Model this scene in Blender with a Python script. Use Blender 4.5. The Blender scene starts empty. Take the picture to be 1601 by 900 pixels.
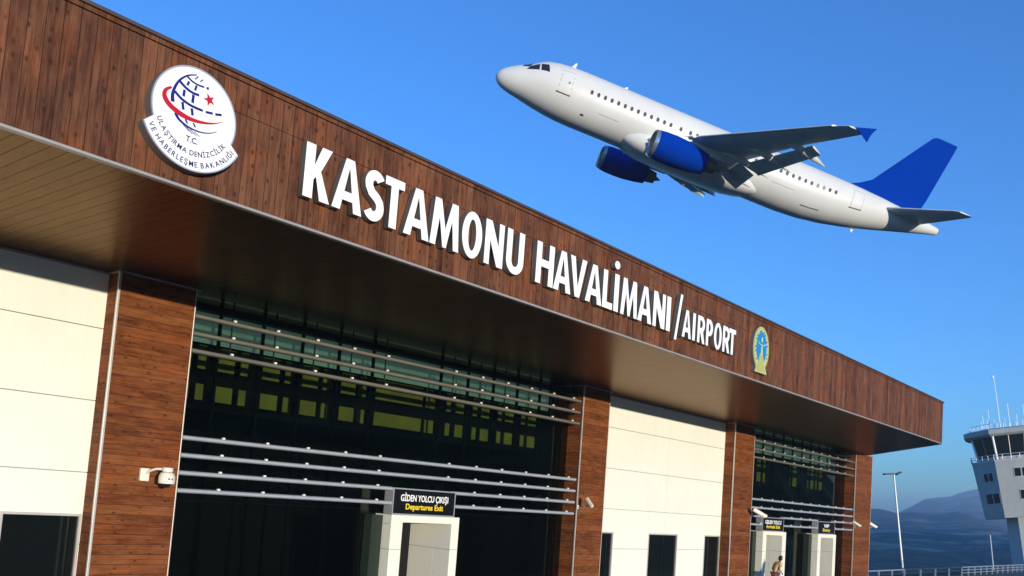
import bpy, bmesh, math, random
from mathutils import Vector, Matrix, noise
random.seed(7)
C = bpy.context.scene
COL = C.collection
PI = math.pi
H = 3.85                       # camera height above the apron

# ------------------------------------------------------------------ camera
RC = [[0.6358775165076859, -0.7683305385216661, 0.07299292825352292],
      [0.11218103222760681, -0.0015601302295067383, -0.9936865612465609],
      [0.7635936091982214, 0.6400513647893216, 0.08520006116758622]]
FOC, PPX, PPY = 1421.0, 800.5, 658.0
cam = bpy.data.objects.new('camera', bpy.data.cameras.new('camera'))
COL.objects.link(cam)
cam.data.sensor_fit = 'HORIZONTAL'; cam.data.sensor_width = 36.0
cam.data.lens = FOC / 1601 * 36.0
cam.data.shift_y = (PPY - 450) / 1601.0
cam.data.clip_start = 0.1; cam.data.clip_end = 20000
m = Matrix.Identity(4)
for i in range(3):
    m[i][0] = RC[0][i]; m[i][1] = -RC[1][i]; m[i][2] = -RC[2][i]
m[2][3] = H
cam.matrix_world = m
C.camera = cam

def ray(x, y):
    a, b = (x - PPX) / FOC, (y - PPY) / FOC
    return Vector([RC[0][i] * a + RC[1][i] * b + RC[2][i] for i in range(3)])
def at(x, y, dist):
    """point seen in direction of photo pixel (x, y) at a depth in metres"""
    d = ray(x, y)
    return Vector((0, 0, H)) + d * dist

# ------------------------------------------------------------------ world and sun
SUN_EL, SUN_AZ = math.radians(3.4), math.radians(-21)      # azimuth measured from -Y towards +X
W = bpy.data.worlds.new('World'); C.world = W; W.use_nodes = True
nt = W.node_tree; nt.nodes.clear()
sky = nt.nodes.new('ShaderNodeTexSky'); sky.sky_type = 'NISHITA'; sky.sun_disc = False
sky.sun_elevation = SUN_EL; sky.sun_rotation = PI - SUN_AZ
sky.air_density = 1.0; sky.dust_density = 0.0; sky.ozone_density = 3.0; sky.altitude = 800
bg = nt.nodes.new('ShaderNodeBackground'); bg.inputs['Strength'].default_value = 0.15
wo = nt.nodes.new('ShaderNodeOutputWorld')
tn = nt.nodes.new('ShaderNodeMix'); tn.data_type = 'RGBA'; tn.blend_type = 'MULTIPLY'; tn.inputs[0].default_value = 1.0
tn.inputs[7].default_value = (.34, .64, 1.0, 1)                     # deep blue of the photograph's sky
nt.links.new(sky.outputs[0], tn.inputs[6]); nt.links.new(tn.outputs[2], bg.inputs[0]); nt.links.new(bg.outputs[0], wo.inputs[0])
ld = bpy.data.lights.new('sun', 'SUN'); ld.energy = 2.15; ld.angle = math.radians(0.5); ld.color = (1.0, 0.90, 0.70)
sun = bpy.data.objects.new('sun', ld); COL.objects.link(sun)
sd = Vector((math.sin(SUN_AZ) * math.cos(SUN_EL), -math.cos(SUN_AZ) * math.cos(SUN_EL), math.sin(SUN_EL)))
sun.rotation_euler = sd.to_track_quat('Z', 'Y').to_euler()
sun.location = (0, -40, 60)
vs = C.view_settings
vs.view_transform = 'Standard'; vs.look = 'None'; vs.gamma = 1.0; vs.use_curve_mapping = False; vs.exposure = 1.83
try:
    C.cycles.max_bounces = 8; C.cycles.transparent_max_bounces = 12; C.cycles.volume_bounces = 0
except Exception: pass

# ------------------------------------------------------------------ materials
def mat(name, col=(.5, .5, .5), rough=.5, metal=0.0, spec=.5, **kw):
    m_ = bpy.data.materials.new(name); m_.use_nodes = True
    b = m_.node_tree.nodes['Principled BSDF']
    b.inputs['Base Color'].default_value = (*col, 1); b.inputs['Roughness'].default_value = rough
    b.inputs['Metallic'].default_value = metal; b.inputs['Specular IOR Level'].default_value = spec
    for k, v in kw.items(): b.inputs[k.replace('_', ' ')].default_value = v
    return m_
class NG:
    def __init__(s, m_): s.m = m_; s.t = m_.node_tree; s.b = s.t.nodes['Principled BSDF']
    def n(s, t, **kw):
        x = s.t.nodes.new(t)
        for k, v in kw.items():
            if k in x.inputs.keys(): x.inputs[k].default_value = v
            else: setattr(x, k, v)
        return x
    def l(s, a, b): s.t.links.new(a, b)
    def math(s, op, a, b=None, clamp=False):
        x = s.t.nodes.new('ShaderNodeMath'); x.operation = op; x.use_clamp = clamp
        for i, v in enumerate((a, b)):
            if v is None: continue
            if isinstance(v, (int, float)): x.inputs[i].default_value = v
            else: s.l(v, x.inputs[i])
        return x.outputs[0]
    def mix(s, f, a, b, blend='MIX'):
        x = s.t.nodes.new('ShaderNodeMix'); x.data_type = 'RGBA'; x.blend_type = blend
        for i, v in ((0, f), (6, a), (7, b)):
            if isinstance(v, (int, float)): x.inputs[i].default_value = v
            elif isinstance(v, tuple): x.inputs[i].default_value = (*v, 1)
            else: s.l(v, x.inputs[i])
        return x.outputs[2]
    def ramp(s, f, stops):
        x = s.t.nodes.new('ShaderNodeValToRGB'); e = x.color_ramp.elements
        while len(e) < len(stops): e.new(.5)
        for i, (p, c) in enumerate(stops): e[i].position = p; e[i].color = (*c, 1)
        s.l(f, x.inputs[0]); return x.outputs[0]
    def pos(s):
        g = s.n('ShaderNodeNewGeometry'); x = s.n('ShaderNodeSeparateXYZ'); s.l(g.outputs['Position'], x.inputs[0])
        return x.outputs
    def vec(s, a, b, c):
        x = s.n('ShaderNodeCombineXYZ')
        for i, v in enumerate((a, b, c)):
            if isinstance(v, (int, float)): x.inputs[i].default_value = v
            else: s.l(v, x.inputs[i])
        return x.outputs[0]
    def noise(s, v, scale, detail=3, rough=.55):
        x = s.n('ShaderNodeTexNoise'); x.inputs['Scale'].default_value = scale; x.inputs['Detail'].default_value = detail
        x.inputs['Roughness'].default_value = rough
        s.l(v, x.inputs['Vector']); return x.outputs['Fac']

def wood(name, across, along, pitch, dark, mid, light, rough=.45, knots=.8, groove=.05, off=0.0, spec=.4, coat=0.0, tint=None, warm=(1.25, 1.0, .8)):
    """across/along: 0,1,2 = world axes; boards of the given pitch laid side by side"""
    m_ = mat(name, mid, rough, spec=spec); g = NG(m_); P = g.pos()
    u = g.math('DIVIDE', g.math('ADD', P[across], off + 100 * pitch), pitch)
    fl = g.math('FLOOR', u); fr = g.math('FRACT', u)
    wn = g.n('ShaderNodeTexWhiteNoise'); wn.noise_dimensions = '1D'; g.l(fl, wn.inputs['W'])
    shift = g.math('MULTIPLY', wn.outputs['Value'], 37.0)
    al = g.math('ADD', P[along], shift)
    grain = g.noise(g.vec(g.math('MULTIPLY', P[across], 26.0), g.math('MULTIPLY', al, 1.3), shift), 1.0, 5, .65)
    fine = g.noise(g.vec(g.math('MULTIPLY', P[across], 90.0), g.math('MULTIPLY', al, 5.0), shift), 1.0, 3, .6)
    blot = g.noise(g.vec(g.math('MULTIPLY', P[across], 5.0), g.math('MULTIPLY', al, 1.6), shift), 1.0, 3, .6)
    f = g.math('ADD', g.math('MULTIPLY', grain, .55), g.math('MULTIPLY', fine, .25))
    f = g.math('ADD', f, g.math('MULTIPLY', blot, .5))
    f = g.math('ADD', f, g.math('MULTIPLY', g.math('SUBTRACT', wn.outputs['Value'], .5), .16))
    c = g.ramp(f, [(.44, dark), (.62, mid), (.82, light)])
    vo = g.n('ShaderNodeTexVoronoi'); vo.voronoi_dimensions = '2D'; vo.inputs['Scale'].default_value = 1.0; vo.inputs['Randomness'].default_value = 1.0
    g.l(g.vec(g.math('MULTIPLY', P[across], 6.5), g.math('MULTIPLY', al, 4.0), 0.0), vo.inputs['Vector'])
    sepk = g.n('ShaderNodeSeparateColor'); g.l(vo.outputs['Color'], sepk.inputs[0])
    kn = g.math('SUBTRACT', 1.0, g.math('MULTIPLY', vo.outputs['Distance'], 4.4), clamp=True)
    kn = g.math('MULTIPLY', kn, g.math('MULTIPLY', g.math('GREATER_THAN', sepk.outputs[0], .62), g.math('ADD', sepk.outputs[1], .35)))
    kn = g.math('MULTIPLY', g.math('POWER', kn, .8), knots)
    c = g.mix(kn, c, tuple(x * .35 for x in dark))
    big = g.noise(g.vec(g.math('MULTIPLY', P[across], 2.3), g.math('MULTIPLY', P[along], 1.1), 3.7), 1.0, 4, .6)
    c = g.mix(g.math('MULTIPLY', g.math('SUBTRACT', big, .48, clamp=True), 4.0, clamp=True), c, g.mix(1.0, c, warm, 'MULTIPLY'))
    bd = g.math('LESS_THAN', g.math('ABSOLUTE', g.math('SUBTRACT', fr, .52)), .022)
    c = g.mix(g.math('MULTIPLY', bd, .35), c, tuple(x * .4 for x in dark))
    gr = g.math('LESS_THAN', fr, groove)
    c = g.mix(g.math('MULTIPLY', gr, .75), c, tuple(x * .2 for x in dark))
    g.l(c, g.b.inputs['Base Color'])
    bp = g.n('ShaderNodeBump'); bp.inputs['Strength'].default_value = .35; bp.inputs['Distance'].default_value = .01
    g.l(g.math('SUBTRACT', g.math('MULTIPLY', grain, .4), gr), bp.inputs['Height']); g.l(bp.outputs[0], g.b.inputs['Normal'])
    if tint:
        g.b.inputs['Specular Tint'].default_value = (*tint, 1)
        g.l(g.math('MULTIPLY', g.math('SUBTRACT', 1.0, g.math('MULTIPLY', gr, .8)), spec), g.b.inputs['Specular IOR Level'])
    if coat: g.b.inputs['Coat Weight'].default_value = coat; g.b.inputs['Coat Roughness'].default_value = .18
    return m_

def weather(m_, base, var=.12, scale=1.5, streak=0.0):
    g = NG(m_); P = g.pos()
    nz = g.noise(g.vec(P[0], P[1], P[2]), scale, 4)
    f = g.math('MULTIPLY', nz, 1.0)
    if streak:
        st = g.noise(g.vec(g.math('MULTIPLY', P[0], 6.0), g.math('MULTIPLY', P[1], 6.0), g.math('MULTIPLY', P[2], .35)), 1.0, 4)
        f = g.math('ADD', g.math('MULTIPLY', f, .5), g.math('MULTIPLY', st, .5))
    c = g.ramp(f, [(.3, tuple(x * (1 - var) for x in base)), (.7, tuple(min(1, x * (1 + var * .4)) for x in base))])
    g.l(c, g.b.inputs['Base Color'])
    return m_

M = {}
M['fascia'] = wood('fascia_wood', 0, 2, .235, (.045, .016, .009), (.118, .048, .026), (.205, .088, .045), spec=.10, rough=.6, warm=(1.35, 1.0, .72))
M['colwood'] = wood('column_wood', 2, 0, .225, (.068, .020, .008), (.165, .052, .017), (.24, .088, .032), off=.08, spec=.10, rough=.6)
M['colside'] = wood('column_side_wood', 2, 1, .225, (.068, .020, .008), (.165, .052, .017), (.24, .088, .032), off=.08, spec=.10, rough=.6)
M['soffit'] = wood('soffit_boards', 0, 1, .25, (.060, .041, .026), (.092, .064, .042), (.120, .086, .058), rough=.30, knots=.1, groove=.09, spec=.5, tint=(.70, .50, .34))
M['soffit'].node_tree.nodes['Principled BSDF'].inputs['Metallic'].default_value = .75
M['white'] = weather(mat('white_panel', (.82, .81, .74), .6, spec=.2), (.82, .81, .74), .06, .7, 1)
M['backing'] = mat('panel_backing', (.30, .29, .27), .8)
M['portal'] = weather(mat('portal_white', (.82, .80, .70), .5, spec=.3), (.82, .80, .70), .05, 1.2)
M['trim'] = weather(mat('aluminium_trim', (.62, .58, .54), .42, .35), (.62, .58, .54), .1, 3)
M['drip'] = weather(mat('drip_trim', (.42, .38, .35), .45, .3), (.42, .38, .35), .1, 3)
M['coping'] = weather(mat('coping_metal', (.09, .06, .055), .5, .2), (.09, .06, .055), .2, 3)
M['louvre'] = weather(mat('louvre_aluminium', (.42, .45, .52), .5, .1, spec=.4), (.42, .45, .52), .1, 3)
M['tab'] = mat('bracket_white', (.8, .8, .78), .4)
M['mullion'] = mat('mullion_dark', (.006, .008, .008), .6, 0, spec=.2)
M['louvreshade'] = weather(mat('louvre_shaded', (.19, .175, .15), .5, .1), (.19, .175, .15), .12, 3)  # upper louvres: their shade and the soffit's reflection put into a darker colour
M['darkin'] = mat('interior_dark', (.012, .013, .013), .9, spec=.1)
M['screen'] = mat('screen_green', (.022, .032, .024), .4, spec=.2)
M['interior'] = mat('interior_grey', (.05, .055, .05), .9, spec=.2)
M['lime'] = weather(mat('lime_window', (.46, .47, .08), .6), (.46, .47, .08), .25, 2.2)
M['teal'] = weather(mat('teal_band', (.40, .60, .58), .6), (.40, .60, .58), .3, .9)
M['teal'].node_tree.nodes['Principled BSDF'].inputs['Emission Color'].default_value = (.16, .30, .28, 1)   # glow added to brighten the band in the canopy's shade
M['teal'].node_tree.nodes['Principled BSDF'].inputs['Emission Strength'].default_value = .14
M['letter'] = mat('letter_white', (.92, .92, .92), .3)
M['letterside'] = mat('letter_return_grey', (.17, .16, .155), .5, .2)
M['embwhite'] = mat('emblem_white', (.88, .89, .90), .3)
M['navy'] = mat('navy_print', (.010, .018, .22), .6, spec=.1)
M['red'] = mat('red_print', (.50, .015, .035), .6, spec=.1)
M['ink'] = mat('ink_print', (.03, .035, .12), .5)
M['silver'] = mat('silver_edge', (.55, .56, .58), .35, .5)
M['black'] = mat('sign_black', (.006, .006, .009), .5, spec=.15)
M['signwhite'] = mat('sign_white_text', (.9, .9, .9), .4)
M['yellow'] = mat('sign_yellow_text', (.85, .62, .03), .4)
M['cream'] = mat('camera_cream', (.78, .74, .64), .35)
M['lens'] = mat('lens_black', (.01, .01, .012), .08)
M['emby'] = mat('emblem_gold', (.42, .44, .13), .5, spec=.2)
M['embp'] = mat('emblem_pale', (.52, .54, .30), .5, spec=.2)
M['embb'] = mat('emblem_blue', (.01, .24, .55), .5, spec=.2)
M['pane'] = mat('dark_pane', (.005, .007, .007), .08, spec=.18)
M['concrete'] = weather(mat('concrete', (.36, .36, .35), .8), (.36, .36, .35), .2, .8, 1)
M['towerbody'] = weather(mat('tower_panel', (.38, .40, .40), .7), (.38, .40, .40), .14, .5, 1)
M['towershaft'] = weather(mat('tower_shaft', (.42, .46, .48), .7), (.42, .46, .48), .1, .5, 1)
M['pole'] = mat('galvanised', (.62, .64, .66), .45, .3)
M['lampdark'] = mat('lamp_dark', (.03, .035, .045), .5)
M['rail'] = mat('rail_steel', (.45, .48, .52), .4, .5)
M['planewhite'] = weather(mat('aircraft_white', (.67, .665, .655), .38, spec=.35), (.67, .665, .655), .05, .5)
M['planeblue'] = mat('aircraft_blue', (.0, .034, .33), .6, spec=.0)
M['planegrey'] = weather(mat('aircraft_wing_grey', (.62, .70, .68), .5, spec=.3), (.62, .70, .68), .15, .7)
M['planedark'] = mat('aircraft_dark', (.02, .02, .03), .3)
M['flap'] = weather(mat('aircraft_flap', (.55, .55, .50), .5), (.55, .55, .50), .15, 1)
M['lip'] = mat('inlet_lip', (.62, .61, .60), .25, .8)
M['fan'] = mat('fan_bronze', (.10, .08, .07), .5, .2)
M['duct'] = mat('inlet_duct', (.90, .46, .22), .5)
M['exhaust'] = mat('exhaust_metal', (.22, .18, .16), .4, .7)
M['line'] = mat('panel_line', (.25, .24, .22), .6)
M['skin'] = mat('skin', (.50, .26, .17), .5)
M['hair'] = mat('hair_black', (.012, .006, .006), .5)
M['shirt'] = weather(mat('shirt_yellow', (.62, .48, .20), .8), (.62, .48, .20), .15, 8)
M['trousers'] = mat('trousers', (.05, .055, .08), .8)
M['bag'] = mat('bag_red', (.20, .03, .03), .8)
M['strap'] = mat('strap_black', (.03, .012, .012), .6)

gm = bpy.data.materials.new('tinted_glass'); gm.use_nodes = True
t = gm.node_tree; t.nodes.clear()
o_ = t.nodes.new('ShaderNodeOutputMaterial'); mx = t.nodes.new('ShaderNodeMixShader')
tr = t.nodes.new('ShaderNodeBsdfTransparent'); tr.inputs[0].default_value = (.56, .60, .56, 1)
gl = t.nodes.new('ShaderNodeBsdfGlossy'); gl.inputs['Roughness'].default_value = .01; gl.inputs['Color'].default_value = (.80, .82, .62, 1)
lw = t.nodes.new('ShaderNodeLayerWeight'); lw.inputs[0].default_value = .5
pw = t.nodes.new('ShaderNodeMath'); pw.operation = 'POWER'; pw.inputs[1].default_value = 5.0
fn = t.nodes.new('ShaderNodeMath'); fn.operation = 'MULTIPLY_ADD'; fn.inputs[1].default_value = .80; fn.inputs[2].default_value = .022
t.links.new(lw.outputs['Facing'], pw.inputs[0]); t.links.new(pw.outputs[0], fn.inputs[0])
t.links.new(fn.outputs[0], mx.inputs[0]); t.links.new(tr.outputs[0], mx.inputs[1]); t.links.new(gl.outputs[0], mx.inputs[2]); t.links.new(mx.outputs[0], o_.inputs[0])
M['glass'] = gm

# ------------------------------------------------------------------ mesh helpers
def setp(o, label=None, cat=None, group=None, kind=None):
    if label: o['label'] = label
    if cat: o['category'] = cat
    if group: o['group'] = group
    if kind: o['kind'] = kind
    return o
def empty(name, loc=(0, 0, 0), label=None, cat=None, group=None):
    o = bpy.data.objects.new(name, None); COL.objects.link(o); o.location = loc; o.empty_display_size = .3
    return setp(o, label, cat, group)
class MB:
    def __init__(s): s.v = []; s.f = []; s.mi = []
    def add(s, vs_, fs, mi=0):
        k = len(s.v); s.v += [tuple(v) for v in vs_]; s.f += [tuple(i + k for i in f) for f in fs]; s.mi += [mi] * len(fs); return s
    def box(s, x0, y0, z0, x1, y1, z1, mi=0):
        v = [(x0, y0, z0), (x1, y0, z0), (x1, y1, z0), (x0, y1, z0), (x0, y0, z1), (x1, y0, z1), (x1, y1, z1), (x0, y1, z1)]
        return s.add(v, [(0, 3, 2, 1), (4, 5, 6, 7), (0, 1, 5, 4), (1, 2, 6, 5), (2, 3, 7, 6), (3, 0, 4, 7)], mi)
    def tube(s, pts, r, n=10, mi=0, cap=True):
        pts = [Vector(p) for p in pts]; rs = r if isinstance(r, (list, tuple)) else [r] * len(pts)
        vs_ = []
        for i, p in enumerate(pts):
            d = (pts[min(i + 1, len(pts) - 1)] - pts[max(i - 1, 0)]).normalized()
            a = d.cross(Vector((0, 0, 1)) if abs(d.z) < .9 else Vector((1, 0, 0))).normalized(); b = d.cross(a)
            for k in range(n):
                t_ = 2 * PI * k / n; vs_.append(p + a * math.cos(t_) * rs[i] + b * math.sin(t_) * rs[i])
        return s.rings(vs_, n, len(pts), mi, cap)
    def rings(s, vs_, n, m_, mi=0, cap=True):
        fs = []
        for i in range(m_ - 1):
            for k in range(n):
                a = i * n + k; b = i * n + (k + 1) % n
                fs.append((a, b, b + n, a + n))
        if cap: fs += [tuple(range(n))[::-1], tuple(range((m_ - 1) * n, m_ * n))]
        return s.add(vs_, fs, mi)
    def prism(s, poly, h0, h1, axis=1, mi=0):
        """poly of 2D points in the other two axes (x,z for axis 1; x,y for axis 2; y,z for axis 0)"""
        def p3(p, h):
            return (p[0], h, p[1]) if axis == 1 else (p[0], p[1], h) if axis == 2 else (h, p[0], p[1])
        n = len(poly)
        vs_ = [p3(p, h0) for p in poly] + [p3(p, h1) for p in poly]
        return s.add(vs_, [tuple(range(n)), tuple(range(n, 2 * n))[::-1]] + [(i, i + n, (i + 1) % n + n, (i + 1) % n) for i in range(n)], mi)
    def build(s, name, mats, parent=None, smooth=False, bevel=0.0, fix=True, angle=35):
        me = bpy.data.meshes.new(name); me.from_pydata(s.v, [], s.f); me.update()
        for m_ in (mats if isinstance(mats, (list, tuple)) else [mats]): me.materials.append(m_)
        for p, i in zip(me.polygons, s.mi): p.material_index = i
        if fix:
            bm = bmesh.new(); bm.from_mesh(me); bmesh.ops.recalc_face_normals(bm, faces=bm.faces)
            if smooth:
                for f in bm.faces: f.smooth = True
                for e in bm.edges:
                    if len(e.link_faces) == 2 and e.calc_face_angle(0) > math.radians(angle): e.smooth = False
            bm.to_mesh(me); bm.free()
        o = bpy.data.objects.new(name, me); COL.objects.link(o)
        if parent: o.parent = parent
        if bevel:
            b = o.modifiers.new('bevel', 'BEVEL'); b.width = bevel; b.segments = 2; b.limit_method = 'ANGLE'
        return o
def copy_tree(o, parent=None):
    c = o.copy(); COL.objects.link(c); c.parent = parent
    for ch in [x for x in COL.objects if x.parent == o]:
        copy_tree(ch, c)
    return c

# 2D shape -> solid, standing in the XZ plane facing -Y
def shape(name, splines, depth, mats, parent=None, loc=(0, 0, 0), side=True, M4=None):
    cu = bpy.data.curves.new('tmp', 'CURVE'); cu.dimensions = '2D'; cu.fill_mode = 'BOTH'; cu.extrude = depth / 2
    for pl in splines:
        sp = cu.splines.new('POLY'); sp.points.add(len(pl) - 1); sp.use_cyclic_u = True
        for q, p in zip(sp.points, pl): q.co = (p[0], p[1], 0, 1)
    o = bpy.data.objects.new('tmp', cu); COL.objects.link(o)
    bpy.context.view_layer.update()
    me = bpy.data.meshes.new_from_object(o.evaluated_get(bpy.context.evaluated_depsgraph_get()))
    bpy.data.objects.remove(o); bpy.data.curves.remove(cu)
    T = Matrix.Translation((0, -depth / 2, 0)) @ Matrix.Rotation(PI / 2, 4, 'X')
    me.transform((M4 @ T) if M4 else T); me.name = name
    me.materials.clear()
    for x in mats: me.materials.append(x)
    if len(mats) > 1:
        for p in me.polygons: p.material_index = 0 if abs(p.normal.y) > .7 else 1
    r = bpy.data.objects.new(name, me); COL.objects.link(r); r.location = loc
    if parent: r.parent = parent
    return r
def text_mesh(body, size, extrude, sx=1.0, bold=0.0, align='CENTER'):
    cu = bpy.data.curves.new('tmp', 'FONT'); cu.body = body; cu.size = size; cu.extrude = extrude / 2; cu.align_x = align; cu.offset = bold
    cu.resolution_u = 4
    o = bpy.data.objects.new('tmp', cu); COL.objects.link(o); bpy.context.view_layer.update()
    me = bpy.data.meshes.new_from_object(o.evaluated_get(bpy.context.evaluated_depsgraph_get()))
    bpy.data.objects.remove(o); bpy.data.curves.remove(cu)
    me.transform(Matrix.Translation((0, -extrude / 2, 0)) @ Matrix.Rotation(PI / 2, 4, 'X') @ Matrix.Diagonal((sx, 1, 1, 1)))
    return me
def mesh_obj(name, me, mt, parent, loc=(0, 0, 0)):
    me.materials.clear(); me.materials.append(mt); me.name = name
    o = bpy.data.objects.new(name, me); COL.objects.link(o); o.location = loc; o.parent = parent; return o
def join_meshes(list_):
    bm = bmesh.new()
    for me in list_: bm.from_mesh(me)
    r = bpy.data.meshes.new('j'); bm.to_mesh(r); bm.free(); return r
def arc(cx, cy, rx, ry, a0, a1, n=16):
    return [(cx + rx * math.cos(math.radians(a0 + (a1 - a0) * i / n)), cy + ry * math.sin(math.radians(a0 + (a1 - a0) * i / n))) for i in range(n + 1)]
def thick(pts, w):
    """outline of a polyline of constant or tapering width"""
    n = len(pts); ws = w if isinstance(w, (list, tuple)) else [w] * n; L, R_ = [], []
    for i, p in enumerate(pts):
        a = pts[max(i - 1, 0)]; b = pts[min(i + 1, n - 1)]
        dx, dy = b[0] - a[0], b[1] - a[1]; l = math.hypot(dx, dy) or 1
        nx, ny = -dy / l, dx / l; h = ws[i] / 2
        L.append((p[0] + nx * h, p[1] + ny * h)); R_.append((p[0] - nx * h, p[1] - ny * h))
    return L + R_[::-1]

# ------------------------------------------------------------------ ground and land
def smooth(a, b, x):
    t_ = max(0, min(1, (x - a) / (b - a))); return t_ * t_ * (3 - 2 * t_)
def interp(tab, x):
    if x <= tab[0][0]: return tab[0][1]
    for (a, u), (b, v) in zip(tab, tab[1:]):
        if x <= b: return u + (v - u) * (x - a) / (b - a)
    return tab[-1][1]
ridge_far = [(50, .014), (60, .022), (66, .012), (70, .008), (73.3, .014), (74.0, .022), (74.7, .030), (75.8, .0325), (76.1, .034), (76.5, .038), (77.3, .043), (78.2, .045), (79.6, .043), (83, .03), (90, .02)]
ridge_mid = [(50, .012), (62, .018), (69, .012), (71.4, .0165), (72.6, .0155), (73.2, .013), (74, .015), (75.2, .013), (76.5, .018), (77.5, .012), (79, .006), (84, .014), (90, .01)]
def land(r, az):
    x, y = r * math.sin(math.radians(az)), r * math.cos(math.radians(az))
    nz = noise.fractal(Vector((x / 260, y / 260, 1.3)), 1.0, 2.0, 6)
    nf = noise.fractal(Vector((x / 900, y / 900, 4.3)), 1.0, 2.0, 6)
    a = az if az >= 0 else az + 360
    front = smooth(104, 112, a) * (1 - smooth(151, 157, a))          # unseen rise, added to block bright sky from the glass reflections
    east = smooth(45, 66, x) * smooth(21.6, 60, y)
    aa = max(50, min(90, a)) if a < 200 else 50
    sect = (1 - smooth(90, 108, a)) if a < 200 else smooth(300, 345, a)
    far = 0
    if r > 120:
        h_low = -34 * smooth(90, 420, r) + 32 * smooth(500, 1400, r) + nz * 9 * smooth(150, 500, r)
        far = h_low * sect
        R1, R2 = 2350, 3700
        g1 = interp(ridge_mid, aa) * R1 + H + 3; g2 = interp(ridge_far, aa) * R2 + H + nf * 3
        rough1 = 1 + .10 * nz
        b1 = math.exp(-((r - R1) / 430.0) ** 2) if r < R1 else math.exp(-((r - R1) / 330.0) ** 2)
        b2 = math.exp(-((r - R2) / 620.0) ** 2)
        far += (g1 * b1 * rough1 + (g2 + nz * 10 * (1 - b2)) * b2) * sect
    east_drop = -11 * east * (1 - smooth(120, 300, r))
    block_hill = front * (smooth(170, 470, r) * 84 * (1 + .18 * nz)) * (1 - .6 * smooth(700, 2000, r))
    return east_drop * 1.0 + far + block_hill - .04
rad = [0.5]
while rad[-1] < 5600: rad.append(rad[-1] * (1.09 if rad[-1] < 30 else 1.045 if rad[-1] < 1200 else 1.025))
azs = []
a = -180.0
while a < 180:
    azs.append(a); a += (.35 if 64 <= a < 84 else 1.0 if 50 < a < 100 else 2.5)
vv = [(0, 0, -.04)]; ff = []
NA = len(azs)
for r in rad:
    for a in azs:
        k_ = 1 - .72 * (1 - smooth(-60, -10, a)) - .72 * smooth(100, 130, a) if a < 179 else .28
        if r < 150: k_ = 1
        else: k_ = 1 + (k_ - 1) * smooth(150, 3000, r)
        rr_ = r * k_
        vv.append((rr_ * math.sin(math.radians(a)), rr_ * math.cos(math.radians(a)), land(rr_, a)))
for k in range(NA): ff.append((0, 1 + (k + 1) % NA, 1 + k))
for i in range(len(rad) - 1):
    for k in range(NA):
        p = 1 + i * NA + k; q = 1 + i * NA + (k + 1) % NA
        ff.append((p, q, q + NA, p + NA))
tm = mat('land_cover', (.05, .07, .03), .95, spec=.1); g = NG(tm); P = g.pos()
gg = g.n('ShaderNodeNewGeometry')
n1 = g.noise(gg.outputs['Position'], .012, 6, .65); n2 = g.noise(gg.outputs['Position'], .05, 5, .6)
n3 = g.noise(g.vec(g.math('MULTIPLY', P[0], .0022), g.math('MULTIPLY', P[1], .006), 0.0), 1.0, 4, .5)
cf = g.ramp(n2, [(.35, (.022, .036, .022)), (.62, (.11, .13, .075))])
cp = g.mix(g.math('MULTIPLY', g.math('SUBTRACT', n1, .505, clamp=True), 9.0, clamp=True), cf, (.42, .36, .20))
hi = g.math('MULTIPLY', g.math('SUBTRACT', P[2], 85.0), .016, clamp=True)
rock = g.ramp(n1, [(.42, (.10, .09, .08)), (.56, (.70, .54, .45))])
cp = g.mix(hi, cp, rock)
g.l(cp, g.b.inputs['Base Color'])
tb = MB(); tb.add(vv, ff)
terrain = tb.build('terrain', tm, smooth=True, angle=180); setp(terrain, kind='structure')
am = weather(mat('apron_asphalt', (.06, .06, .058), .9), (.06, .06, .058), .25, .4)
apron = MB().box(-70, -90, -.03, 62, 60, 0).box(62, -90, -.03, 125, 21.4, 0).build('apron_ground', am); setp(apron, kind='structure')
pm = weather(mat('forecourt_paving', (.30, .29, .27), .85), (.30, .29, .27), .15, 1.0)
pav = MB().box(-20, 12.5, 0, 62.5, 20.0, .12).build('pavement', pm, bevel=.01); setp(pav, kind='structure')

# ------------------------------------------------------------------ terminal building
YF, YC, YW, YG = 13.167, 20.0, 20.54, 20.66
ZS, ZT = H + 4.5, H + 6.70
XE, XB = 50.8, 60.9                                  # canopy front corner, building corner
bld = empty('terminal_building', (30, 20, 0), 'long airport terminal with brown timber canopy, white panels and dark glazing', 'building')
def pb(o):                                           # keep world coordinates below the root
    o.parent = bld; o.matrix_parent_inverse = Matrix.Translation(bld.location).inverted(); return o

# canopy: fascia slab with joints, soffit, roof
fb = MB()
zr = H + 6.60
xs_j = [-12, -7.4, -3.5, .4, 4.1, 7.83, 11.6, 15.3, 19.0, 22.7, 26.4, 30.1, 33.8, 37.5, 41.2, 44.9, 48.0, XE]
for a, b in zip(xs_j, xs_j[1:]):
    zj = H + 6.055 if 8 < b < 31 and a > 4 else None
    if zj:
        fb.box(a + .006, YF, ZS + .03, b - .006, YF + .05, zj - .010); fb.box(a + .006, YF, zj, b - .006, YF + .05, zr - .02)
    else: fb.box(a + .006, YF, ZS + .03, b - .006, YF + .05, zr - .02)
fb.box(-12, YF - .004, zr, XE + .004, YF + .06, ZT - .03)
fascia = pb(fb.build('canopy_fascia', M['fascia']))
MB().box(-12, YF + .055, ZS + .03, XE - .03, YF + .2, ZT - .05).build('fascia_backing', M['coping'], fascia)
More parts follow.
